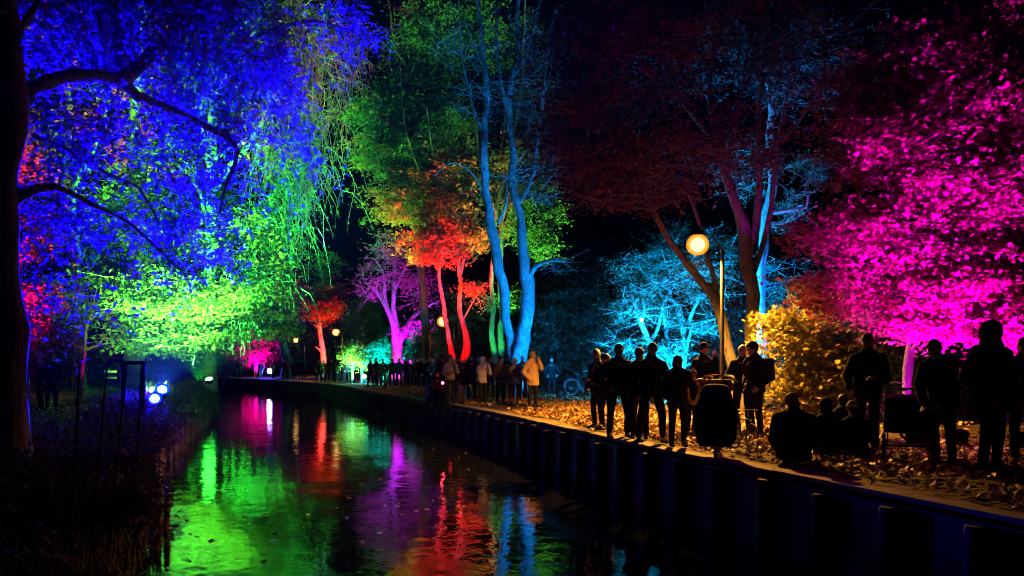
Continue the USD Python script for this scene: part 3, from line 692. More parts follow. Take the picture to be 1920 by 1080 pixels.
tree('copper_beech', 'big dark twin stemmed tree behind the nearest lamp with deep maroon crown', N1, limbs, blobs, LEAF_MR, BARK, 36, leaf=0.14, lpt=44, spread=0.6, flat=0.35)

# azure-lit trunk behind that tree
N2 = g(1452, 27, GR - .2)
tree('ivy_tree', 'narrow trunk lit azure rising behind the dark twin stemmed tree', N2, [[[N2[0], 27, GR - .3, .25], *LB(27, (1425, 640, 10), (1428, 540, 9), (1436, 440, 9), (1450, 330, 8), (1446, 250, 7), (1440, 180, 5), (1425, 120, 3))], LB(27, (1450, 330, 5), (1462, 260, 4), (1470, 190, 3)), LB(27, (1440, 400, 4), (1490, 393, 3), (1512, 388, 2.5), (1516, 366, 1.5))],
     [B(1400, 320, 27.5, 60, 60, 1.2, 26), B(1510, 320, 27.5, 40, 30, 1, 26), B(1490, 380, 27.5, 40, 30, 1, 20), B(1470, 420, 27.5, 50, 30, 1, 16), B(1470, 520, 27.5, 40, 50, 1, 20)], LEAF_GR, BARK_PALE, 37, leaf=0.1, lpt=26, spread=0.4, flat=0.5)

# magenta maple on the right
O1 = g(1700, 15.5, GR - .1)
limbs = [[[O1[0], 15.5, GR - .2, .14], *LB(15.5, (1700, 760, 9), (1702, 690, 8.5), (1706, 620, 7.5), (1712, 540, 7), (1722, 460, 6.5), (1740, 380, 7), (1752, 300, 6), (1770, 180, 4), (1790, 40, 3), (1800, -60, 2))],
         LB(15.5, (1705, 640, 6), (1690, 590, 5.5), (1660, 540, 4, -.5), (1610, 500, 3, -1), (1550, 470, 2, -1.2)), LB(15.5, (1714, 520, 6), (1760, 470, 5), (1830, 440, 4, -.4), (1920, 420, 3, -.8)), LB(15.5, (1722, 450, 6), (1680, 360, 4.5), (1640, 260, 3), (1610, 150, 2)),
         LB(15.5, (1745, 350, 5), (1830, 260, 4), (1900, 160, 3)), LB(15.5, (1710, 600, 5), (1780, 570, 4), (1860, 540, 3), (1930, 530, 2)), LB(15.5, (1740, 380, 4), (1800, 370, 3, -.8), (1870, 355, 2.5, -1.2), (1930, 372, 2, -1.2)), LB(15.5, (1705, 660, 3), (1740, 620, 2.5, -.6), (1775, 610, 1.5, -.8))]
blobs = [B(1720, 560, 14.8, 110, 70, 1.2, 110), B(1620, 480, 14.8, 110, 70, 1.2, 90), B(1820, 540, 14.8, 120, 90, 1.3, 130), B(1540, 430, 14.8, 60, 40, .9, 34), B(1700, 400, 15, 130, 80, 1.4, 100), B(1840, 380, 15, 110, 90, 1.4, 110), B(1640, 290, 15.3, 100, 80, 1.4, 70), B(1780, 240, 15.3, 130, 90, 1.5, 100), B(1880, 200, 15.3, 80, 110, 1.5, 80), B(1700, 130, 16, 130, 80, 1.6, 70), B(1850, 60, 16, 90, 70, 1.6, 60), B(1740, 625, 14.4, 60, 22, .6, 34), B(1560, 560, 15, 60, 40, .8, 24), B(1900, 600, 15, 40, 50, .8, 40), B(1640, 200, 16, 120, 100, 1.6, 60)]
tree('magenta_maple', 'slender maple glowing magenta above the bicycles on the right', O1, limbs, blobs, LEAF_RD, BARK_DARK, 38, leaf=0.088, lpt=46, spread=0.36, flat=0.32, shape='maple')

# amber maple bush
Q1 = g(1540, 20.2, GR - .1)
limbs = [[[Q1[0], 20.2, GR - .2, .07], *LB(20.2, (1540, 780, 5), (1538, 700, 4), (1530, 620, 3), (1520, 550, 2))], LB(20.2, (1540, 760, 3.5), (1490, 690, 3, -.4), (1440, 610, 2, -.6)), LB(20.2, (1540, 740, 3.5), (1590, 680, 3, -.3), (1620, 620, 2, -.4)), LB(20.2, (1538, 780, 3), (1480, 740, 2.5, -.6), (1440, 720, 1.5, -.8)), LB(20.2, (1534, 650, 3), (1490, 580, 2.5, -.4), (1470, 530, 1.5, -.5))]
blobs = [B(1500, 640, 19.3, 80, 40, .7, 60), B(1560, 600, 19.4, 70, 40, .7, 50), B(1570, 690, 19.2, 70, 40, .7, 60), B(1490, 720, 19.2, 60, 40, .7, 46), B(1460, 600, 19.3, 40, 20, .5, 20), B(1530, 540, 19.5, 50, 25, .6, 26), B(1610, 660, 19.4, 40, 50, .6, 36), B(1540, 760, 19.2, 80, 25, .6, 40), B(1620, 740, 19.3, 50, 40, .6, 30)]
tree('amber_maple_bush', 'low bushy maple with amber leaves between the dark tree and the magenta maple', Q1, limbs, blobs, LEAF_YE, BARK, 39, leaf=0.12, lpt=36, spread=0.3, flat=0.3, shape='maple', catname='shrub')

# right edge red shrub
V1 = g(1930, 13.5, GR - .1)
tree('red_bush', 'crimson leaved shrub at the right edge behind the hooded figure', V1, [[[V1[0], 13.5, GR - .2, .06], *LB(13.5, (1930, 760, 5), (1925, 660, 3.5), (1915, 560, 2))], LB(13.5, (1928, 720, 3), (1890, 650, 2), (1860, 600, 1.5))],
     [B(1920, 620, 13.5, 60, 60, .7, 70), B(1890, 700, 13.6, 50, 60, .6, 40)], LEAF_RD, BARK, 40, leaf=0.11, lpt=36, spread=0.28, flat=0.35, shape='maple', catname='shrub')

# dark shrubs and hedge trees that close the park behind
for k, (px, Y, h, w, lab) in enumerate([
        (1080, 38, 5.5, 3.0, 'dark dense shrub right of the blue forked tree'), (1120, 48, 9, 4.5, 'tall dark tree in the gap right of the blue forked tree'), (1420, 40, 7, 4, 'dark tree far behind the nearest lamp'),
        (1500, 30, 4.5, 2.4, 'dark shrub behind the amber maple bush'), (1600, 34, 8, 4, 'dark tree behind the magenta maple'), (1760, 24, 3, 2.6, 'dark undergrowth behind the purple lit trunk'), (1860, 26, 5, 3, 'dark shrub behind the hooded figure'),
        (890, 60, 4, 3.4, 'brown bush behind the red stems'), (790, 56, 2.2, 2.2, 'low brown bush behind the dark crowd'), (1000, 58, 8, 4, 'dark tree far behind the blue forked trunk'), (860, 75, 9, 5, 'dark tree far behind the red maple'),
        (560, 110, 12, 7, 'distant dark tree behind the farthest path lamp'), (640, 105, 14, 7, 'distant dark tree behind the thin red tree'), (360, 70, 7, 5, 'dark tree behind the green floodlight'), (100, 46, 5, 4, 'dark shrub behind the two people on the left bank'), (20, 40, 6, 4, 'dark shrub at the left edge behind the trunk'), (450, 95, 9, 6, 'distant tree at the far bend tinted blue')]):
    gz = GR if px > 500 else GL
    b = g(px, Y, gz - .15)
    tree('dark_shrub' if h < 6 else 'dark_tree', lab, b, [[[b[0], Y, gz - .2, .05 * h * .5], [b[0] + .1, Y, gz + h * .4, .03 * h * .5], [b[0], Y, gz + h * .85, .02]], [[b[0], Y, gz + h * .15, .05], [b[0] - w * .4, Y, gz + h * .5, .02]], [[b[0], Y, gz + h * .15, .05], [b[0] + w * .4, Y, gz + h * .5, .02]]],
         [((b[0], Y, gz + h * .5), (w * .8, w * .6, h * .5), 130), ((b[0] - w * .3, Y - .4, gz + h * .25), (w * .7, w * .5, h * .28), 70), ((b[0] + w * .4, Y - .2, gz + h * .3), (w * .6, w * .5, h * .3), 60)],
         LEAF_BR if 'brown' in lab else LEAF_DK, BARK_DARK, 60 + k, leaf=0.16 + Y * 0.001, lpt=32, spread=0.16 * w, flat=0.6, catname='shrub' if h < 6 else 'tree')

# far bend: leaning big trunk lit orange, magenta thicket
W1 = g(536, 80, GR - .2)
tree('leaning_tree', 'thick leaning trunk lit orange beside the farthest lamp', W1, [[[W1[0], 80, GR - .3, .7], *LB(80, (538, 690, 10), (533, 650, 8), (526, 610, 7), (522, 560, 6), (520, 480, 4))], LB(80, (526, 610, 4), (545, 570, 3), (560, 520, 2))],
     [B(520, 570, 79, 50, 40, 3, 70), B(560, 560, 80, 40, 50, 3, 50), B(500, 590, 79, 30, 20, 2, 24)], LEAF_DK, BARK_PALE, 80, leaf=0.26, lpt=40, spread=1.0, flat=0.5)
X1 = g(478, 92, GR - .2)
tree('thicket', 'far thicket glowing magenta at the bend of the canal', X1, [[[X1[0], 92, GR - .3, .25], *LB(92, (480, 690, 3.5), (480, 640, 3), (478, 600, 2))], LB(92, (480, 660, 2), (470, 630, 1.5))],
     [B(482, 640, 92, 20, 26, 1.6, 120), B(480, 665, 91, 18, 14, 1.2, 40), B(450, 640, 93, 22, 20, 1.5, 50)], LEAF_RD, BARK_PALE, 81, leaf=0.26, lpt=36, spread=0.7, flat=0.7, catname='thicket')
X2 = g(508, 96, GR - .2)
tree('blue_shrub', 'far shrub tinted blue right of the magenta thicket', X2, [[[X2[0], 96, GR - .3, .15], *LB(96, (508, 690, 2.5), (506, 650, 2))], LB(96, (508, 670, 2), (500, 640, 1))],
     [B(508, 650, 96, 18, 30, 1.5, 110), B(495, 615, 96, 20, 16, 1.2, 34), B(432, 655, 94, 12, 20, 1.2, 34)], LEAF_GR, BARK, 82, leaf=0.26, lpt=36, spread=0.7, flat=0.7, catname='shrub')

# ------------------------------------------------------------------ reeds and brambles of the left bank
REED = leafmat('reed_blade', [(0.14, 0.1, 0.05), (0.25, 0.18, 0.1), (0.08, 0.08, 0.04)], 0.25)
rr = np.random.default_rng(31)


def reed_bed(name, label, s0, s1, n, hmin, hmax, t0=0.05, t1=1.3, w=0.012):
    s = rr.uniform(s0, s1, n)
    t = rr.uniform(t0, t1, n)
    e = np.stack([np.interp(s, Ll, EDGE_L[:, 0]), np.interp(s, Ll, EDGE_L[:, 1])], 1)
    nn = np.stack([np.interp(s, Ll, NL_[:, 0]), np.interp(s, Ll, NL_[:, 1])], 1)
    xy = e + nn * t[:, None]
    z = np.maximum(0.0, GL * np.clip(t / 1.6 + .02, 0, 1) ** .7) - .05
    h = rr.uniform(hmin, hmax, n)
    u = np.linspace(0, 1, 5)[None, :, None]
    lean = rr.normal(size=(n, 1, 3)) * [0.22, 0.22, 0]
    st = np.c_[xy, z][:, None] + h[:, None, None] * (np.array([0, 0, 1.0]) * (u - 0.12 * u ** 3) + lean * u ** 2)
    stems = tubes(st, np.broadcast_to(np.array([w, w, w * .8, w * .5, w * .2]), (n, 5)), 3)
    k = rr.integers(1, 4, n * 2)
    b0 = st[np.tile(np.arange(n), 2), k]
    d = rr.normal(size=(2 * n, 3)) * [1, 1, .2] + [0, 0, .7]
    d /= np.linalg.norm(d, axis=1, keepdims=True)
    L = rr.uniform(.2, .5, (2 * n, 1))
    b1 = b0 + d * L * .6
    b2 = b1 + (d * [1, 1, .1] - [0, 0, .35]) * L * .5
    wv = np.cross(d, [0, 0, 1.0]) * w * 1.4
    v = np.stack([b0 - wv, b0 + wv, b1 - wv, b1 + wv, b2], 1).reshape(-1, 3)
    f = (np.array([[0, 1, 3], [0, 3, 2], [2, 3, 4]])[None] + 5 * np.arange(2 * n)[:, None, None]).reshape(-1, 3)
    top(name, cat(stems, (v, f)), REED, label, 'reeds', 'stuff')


reed_bed('reeds', 'tall dry reeds fringing the left bank below the floodlights', 15, 46, 4200, .5, 1.35, -.25, 1.2)
reed_bed('reeds', 'dark reeds and rank grass in the near left foreground', 5, 15, 2600, .3, .95, -0.15, 3.0, 0.008)


def bramble(px, py, Y, w, h, n, lab, seed, mat=LEAF_BR):
    c = P(px, py, Y)
    gz = GL - .35
    b = np.array([c[0], Y, max(0.05, gz)])
    tree('bramble_bush', lab, b, [[[b[0], Y, b[2] - .1, .02], [b[0] + .1, Y, b[2] + h * .5, .012], [b[0], Y - .1, b[2] + h, .006]], [[b[0], Y, b[2], .016], [b[0] - w * .5, Y, b[2] + h * .7, .006]], [[b[0], Y, b[2], .016], [b[0] + w * .5, Y, b[2] + h * .7, .006]]],
         [((b[0], Y, b[2] + h * .5), (w, w * .8, h * .55), n)], mat, BARK_DARK, seed, leaf=0.07, lpt=24, spread=.16, flat=.7, catname='shrub')


bramble(215, 960, 9.5, .8, .9, 90, 'brown leaved bramble at the water edge, lower left', 91)
bramble(120, 1000, 8.4, .8, .7, 80, 'bramble low in the left bottom corner', 92)
bramble(285, 870, 15.5, .6, .8, 60, 'brown seed headed clump beside the water below the blue lamps', 93)
bramble(30, 930, 9, .9, .8, 80, 'dark bramble at the foot of the left trunk', 94)
bramble(250, 1040, 8.3, .45, .5, 60, 'small bramble trailing over the water, bottom left', 95)

# ================================================================== coloured floodlights
BLUE, GREEN, RED, MAG, AZ, CY, AMB, PUR = (0.004, 0.0, 1.0), (0.03, 1.0, 0.10), (1.0, 0.004, 0.01), (1.0, 0.0, 0.72), (0.0, 0.20, 1.0), (0.0, 0.62, 1.0), (1.0, 0.42, 0.05), (0.42, 0.0, 1.0)
p1, p2 = P(290, 748, 23.4), P(304, 731, 23.8)
floodlight(p1, p1 + [2.8, -10.4, 4.6], BLUE, 52000, 39, 'lower of two glaring blue floodlights on the left bank', GL, glow=160, size=.4, soft=1.0, lens=(0, .0008, 1), led=True)
floodlight(p2, p2 + [5.0, -8.8, 7.2], BLUE, 80000, 33, 'upper of two glaring blue floodlights on the left bank', GL, glow=160, size=.4, soft=.7, lens=(0, .0008, 1), led=True)
p3 = P(392, 711, 45)
floodlight(p3, p3 + [.2, -6.0, 7.5], GREEN, 7000, 46, 'green floodlight glaring at the far end of the reeds on the left bank', GL, glow=12, size=.42)
p3b = P(372, 716, 46)
floodlight(p3b, p3b + [-.5, 5.0, 13], (0.03, 1.0, 0.05), 60000, 52, 'green floodlight turned up to the weeping tree', GL, glow=20)
p4 = np.array([-12.5, 24.8, GL + .25])
floodlight(p4 + [.7, .8, 0], p4 + [-.8, 7.5, 11], (0.16, 1.0, 0.05), 60000, 36, 'added green floodlight low in the reeds, turned up to the high crown', GL, glow=2)  # second green lamp, added to brighten the high crown
floodlight(p4, p4 + [-.6, 6.0, 5.6], (0.24, 1.0, 0.05), 2500, 42, 'green floodlight in the reeds left of the blue pair', GL, glow=2)
p5 = np.array([-26.5, 37.0, GL + .3])
floodlight(p5, p5 + [1.2, 4.6, 11.0], (1.0, 0.0, 0.2), 70000, 36, 'red floodlight under the pink foliage, far left', GL, glow=20)
p6 = np.array([-16.1, 28.6, GL + .2])
floodlight(p6, p6 + [-.45, 1.3, 2.6], (1.0, 0.0, 0.6), 120, 36, 'small magenta floodlight at the foot of the sapling', GL, glow=10, size=.16)


def gz(px, Y, h=.25):
    return np.array([(px - CX) * Y / F, Y, GR + h])


floodlight(gz(858, 41.0), P(858, 600, 44), (1, 0, .002), 1900, 27, 'red floodlight at the foot of the two red stems', GR, glow=20)
floodlight(gz(835, 40.4), P(840, 380, 44), (1.0, .006, .002), 14000, 27, 'red floodlight turned into the red maple crown', GR, glow=20)
floodlight(gz(930, 41.0), P(925, 570, 43), (0.02, 1.0, 0.12), 700, 24, 'green floodlight at the foot of the slim mossy tree', GR, glow=20)
floodlight(gz(1012, 40.0), P(985, 260, 43.5), (0.22, 1.0, 0.08), 8000, 27, 'yellow green floodlight behind the blue forked tree', GR, glow=20)
floodlight(gz(1050, 30.6), P(988, 600, 33), (0.0, 0.12, 1.0), 300, 24, 'azure floodlight right of the blue forked trunk', GR, glow=20)
floodlight(gz(985, 31.0), P(982, 620, 33), (0.0, .30, 1.0), 330, 50, 'azure floodlight close in front of the blue forked trunk', GR, glow=20)
floodlight(gz(742, 50.4), P(742, 650, 52), (1.0, 0.05, 0.9), 520, 50, 'magenta floodlight right under the purple trunk', GR, glow=30, white=.3)
floodlight(gz(752, 48.8), P(745, 540, 52), PUR, 6500, 34, 'violet floodlight beside the purple trunk', GR, glow=20)
floodlight(gz(606, 66.5), P(606, 580, 70), (1, 0, .002), 5000, 40, 'red floodlight at the foot of the thin red tree', GR, glow=20)
floodlight(gz(684, 55.8), P(682, 590, 60), (0.06, 1.0, 0.05), 2600, 55, 'green floodlight in front of the hazel bush', GR, glow=20)
floodlight(gz(664, 55.2), P(664, 655, 58), (1.0, .4, 0.02), 420, 50, 'amber floodlight in front of the yellow bush', GR, glow=20)
floodlight(gz(720, 54.5), P(715, 650, 57), (0, .75, 1.0), 4000, 70, 'cyan floodlight hidden under the cyan bush', GR, glow=20)
floodlight(gz(790, 55.5), P(788, 645, 58), (0, .4, 1.0), 500, 70, 'azure floodlight right of the purple trunk', GR, glow=20)
floodlight(gz(1225, 26.2), P(1225, 590, 29), (0.0, 0.36, 1.0), 3400, 70, 'azure floodlight under the many stemmed azure tree', GR, glow=20)
floodlight(gz(1280, 26.6), P(1290, 500, 29.5), (0.0, 0.28, 1.0), 7000, 65, 'azure floodlight right of the many stemmed azure tree', GR, glow=20)
floodlight(gz(1472, 25.5), P(1440, 300, 27), (0.0, .16, 1.0), 3000, 28, 'azure floodlight at the foot of the narrow azure trunk', GR, glow=20)
floodlight(gz(1716, 14.2), P(1706, 600, 15.5), (.6, 0.0, 1.0), 260, 40, 'violet floodlight at the foot of the slender maple', GR, glow=20)
floodlight(gz(1800, 12.2, .3), P(1770, 330, 15), (1.0, 0.0, .75), 950, 38, 'added magenta floodlight right of the slender maple', GR, glow=20)  # unseen lamp added on the near side to light the front leaves
floodlight(gz(1906, 11.8, .3), P(1840, 200, 15.5), (.75, 0.0, 1.0), 4200, 42, 'magenta floodlight behind the figures at the right edge', GR, glow=20)
floodlight(gz(1190, 17.5), P(1230, 120, 21.5), (1.0, 0.01, .12), 90, 36, 'added crimson floodlight turned up to the dark maroon crown', GR, glow=8)  # unseen lamp put in to lift the dark crown
floodlight(gz(722, 44.5), P(712, 210, 46), (0.12, 1.0, 0.06), 11000, 27, 'added green floodlight under the olive green crown', GR, glow=8)  # extra lamp added to bring more green into this crown
floodlight(gz(482, 88), P(480, 630, 92), MAG, 4000, 45, 'magenta floodlight under the far thicket', GR, glow=20)
p7 = P(506, 696, 84)
floodlight(p7, p7 + [3, -8, 4], (0.02, 0.01, 1.0), 1400, 80, 'white blue floodlight by the path at the far bend', GR, glow=160, size=.6, white=.4)
p8 = P(683, 706, 58)
floodlight(p8, p8 + [.5, -3, .8], (.3, .6, 1.0), 60, 60, 'small white blue spot lamp at the foot of the yellow bush', GR, glow=60, size=.3, white=.4)

# ------------------------------------------------------------------ street lamps
GLOBE = M('lamp_globe', {"e": ("emission", {"color": (1.0, 0.26, 0.012), "strength": 1.7}), "t": ("transparent_bsdf", {}), "m": ("mix_closure", {"fac": 0.5})},
          [("t.BSDF", "m.closure1"), ("e.emission", "m.closure2")], surface="m.closure")
DIFFUSER = M('lamp_diffuser', {"e": ("emission", {"color": (1.0, 0.5, 0.06), "strength": 2.0}), "t": ("transparent_bsdf", {}), "m": ("mix_closure", {"fac": 0.4})},
             [("t.BSDF", "m.closure1"), ("e.emission", "m.closure2")], surface="m.closure")
BULB = emis('lamp_bulb', (1.0, 0.66, 0.25), 9.0)
POSTP = plain('painted_post', (0.022, 0.02, 0.018), 0.5, var=0.15)


def street_lamp(bulb, off, power, label, rg=.27):
    bulb = np.asarray(bulb, float)
    base = np.array([bulb[0] + off, bulb[1], GR])
    t = thing('street_lamp', label, 'street lamp', base, group=None)
    h = bulb[2] - GR
    b = np.array([-off, 0, h])
    rg = float(rg)  # far globes are drawn larger to take in their glare
    part(t, 'post', tube1([(0, 0, -.1), (0, 0, 1.0), (0.01, 0, 1.02), (.01, 0, h - .25), (.012, 0, h - .1)], [.075, .075, .055, .042, .04], 12), POSTP, smooth=40)
    part(t, 'arm', tube1(catmull([(0.012, 0, h - .14), (-off * .3, 0, h + .12), (-off * .7, 0, h + .33), (-off, 0, h + .36)], .08), .018, 8), POSTP, smooth=True)
    sh = trimesh.creation.revolve((rg / .25) * np.array([[0, .42], [.05, .41], [.07, .34], [.15, .28], [.19, .22], [.195, .2], [.18, .2], [.13, .25], [.05, .32], [0, .33]]), sections=24)
    part(t, 'shade', moved(sh, b), POSTP, smooth=40)
    gl = trimesh.creation.icosphere(3, rg)
    gl.vertices *= [1, 1, .95]
    part(t, 'globe', moved(gl, b), GLOBE, smooth=True)
    part(t, 'diffuser', moved(trimesh.creation.icosphere(3, rg * .82), b), DIFFUSER, smooth=True)  # inner shell added for a soft glow between bulb and globe
    part(t, 'bulb', moved(trimesh.creation.icosphere(3, rg * .62), b), BULB, smooth=True)
    l = UsdLux.SphereLight.Define(stage, f"{t.GetPath()}/lamp_light")
    l.CreateRadiusAttr(.045)
    l.CreateNormalizeAttr(True)
    l.CreateIntensityAttr(float(power))
    l.CreateColorAttr(Gf.Vec3f(1.0, .40, .045))
    s = UsdLux.ShapingAPI.Apply(l.GetPrim())
    s.CreateShapingConeAngleAttr(80.0)
    s.CreateShapingConeSoftnessAttr(.55)
    l.AddTranslateOp().Set(tuple(b - [0, 0, rg * 1.06]))
    return t


street_lamp(P(1308, 459, 18.6), .58, 2900, 'nearest street lamp, glaring amber beside the dark twin stemmed tree')
street_lamp(P(830, 603, 50), .75, 60, 'street lamp glowing amber in front of the red stems', .36)
street_lamp(P(630, 623, 67), .55, 260, 'street lamp with pale post left of the hazel bush', .34)
street_lamp(P(555, 638, 88), 1.0, 360, 'farthest small street lamp beside the leaning orange trunk', .32)

# ================================================================== people
def sph(p, r, n=14):
    s = Manifold.sphere(1.0, n)
    r = (r, r, r) if np.ndim(r) == 0 else r
    return s.scale(tuple(map(float, r))).translate(tuple(map(float, p)))


def bone(a, ra, b, rb, n=14):
    return Manifold.batch_hull([sph(a, ra, n), sph(b, rb, n)])


def chain(pts, rs, n=14):
    return [bone(pts[i], rs[i], pts[i + 1], rs[i + 1], n) for i in range(len(pts) - 1)]


def union(ms):
    return Manifold.batch_boolean(ms, m3.OpType.Add)


def soft(ms, res=0.035, it=8, crease=0.0, seed=0):
    m = union(ms) if isinstance(ms, list) else ms
    v, f, _ = meshkit.arrays(m.refine_to_length(res))
    t = trimesh.Trimesh(v, f, process=True)
    trimesh.smoothing.filter_taubin(t, lamb=.5, nu=.52, iterations=it)
    v = np.array(t.vertices)
    if crease:
        n = np.array(t.vertex_normals)
        v = v + n * ((meshkit.fbm(v * [9, 9, 6] + seed, 3, seed) - .5) * crease)[:, None]
    return v, np.array(t.faces)


ARMS = {  # elbow, wrist, fingertip direction for the left arm (x > 0); the right one mirrors it
    'down': ((.27, .03, 1.13), (.29, -.04, .88), (0, -.15, -1)), 'pocket': ((.33, .07, 1.13), (.24, -.09, .95), (-.6, -.3, -.7)),
    'phone': ((.24, -.14, 1.17), (.1, -.29, 1.46), (-.3, .0, 1)), 'fold': ((.29, -.06, 1.14), (.03, -.22, 1.15), (-1, 0, .1)),
    'hold': ((.26, -.04, 1.13), (.13, -.29, 1.1), (-.3, -1, .2)), 'mouth': ((.25, -.16, 1.2), (.08, -.22, 1.42), (-.4, .2, 1)), 'low': ((.24, -.1, 1.12), (.12, -.26, .93), (-.2, -.6, -.7)),
}


def hand(w, d, side):
    """A palm, four unequal bent fingers and a thumb from its side."""
    d = np.array(d, float) * [side, 1, 1]
    d /= np.linalg.norm(d)
    x = np.cross(d, [0, 1, 0.2])
    x /= np.linalg.norm(x)
    n = np.cross(x, d)
    w = np.array(w, float)
    ms = [Manifold.batch_hull([sph(w, .022, 8), sph(w + d * .085 + x * .032, .013, 8), sph(w + d * .085 - x * .032, .013, 8)])]
    for o, L in ((-.032, .062), (-.011, .078), (.011, .074), (.032, .056)):
        a = w + d * .085 + x * o
        b = a + d * L * .55 - n * .008
        ms += chain([a, b, b + d * L * .4 - n * .022], [.0095, .009, .0075], 8)
    a = w + d * .025 + x * .03 * -side
    b = a + d * .035 - x * .035 * side - n * .01
    ms += chain([a, b, b + d * .032 - n * .01], [.012, .0105, .0085], 8)
    return ms


def skeleton(legs, arms, lean, step, seed, look):
    """Joints of a figure 1.75 m tall that faces -y."""
    J = {}
    jit = np.random.default_rng(seed + 400)
    lean = lean + jit.normal() * 2.5 + (13 if legs == 'sit' else 0)
    if legs == 'sit':        # on the ground, knees raised
        J['hip'] = np.array([0, .05, .16])
        for s in (-1, 1):
            J['leg', s] = [(.1 * s, .03, .15), (.15 * s, -.38, .46), (.13 * s, -.62, .09)]
    elif legs == 'crouch':
        J['hip'] = np.array([0, .12, .33])
        for s in (-1, 1):
            J['leg', s] = [(.1 * s, .1, .34), (.16 * s, -.32, .5), (.12 * s, 0.0, .09)]
    else:
        J['hip'] = np.array([0, 0, .95])
        for s in (-1, 1):
            f = step * s
            w = .085 if legs == 'close' else .17 if legs == 'wide' else .115
            J['leg', s] = [(.092 * s, 0, .92), (w * s, -.03 - f * .45, .5), (w * s * 1.05, .02 - f, .09)]
    h = J['hip'][2]
    ca, sa = math.cos(math.radians(lean)), math.sin(math.radians(lean))

    def up(p):               # torso points turn about the hip
        x, y, z = p[0], p[1], p[2] - .95
        return np.array([x, J['hip'][1] + y * ca - z * sa, h + y * sa + z * ca])
    for s, a in ((1, arms[0]), (-1, arms[1])):
        e, w, d = ARMS[a]
        m = np.array([s, 1, 1])
        J['arm', s] = [up(np.array((.168, .0, 1.385)) * m), up((np.array(e) + jit.normal(size=3) * .02) * m), up((np.array(w) + jit.normal(size=3) * [.02, .01, .02]) * m)]
        J['hand', s] = d
    J['up'] = up
    J['head'] = up((0, -.03, 1.645))
    return J


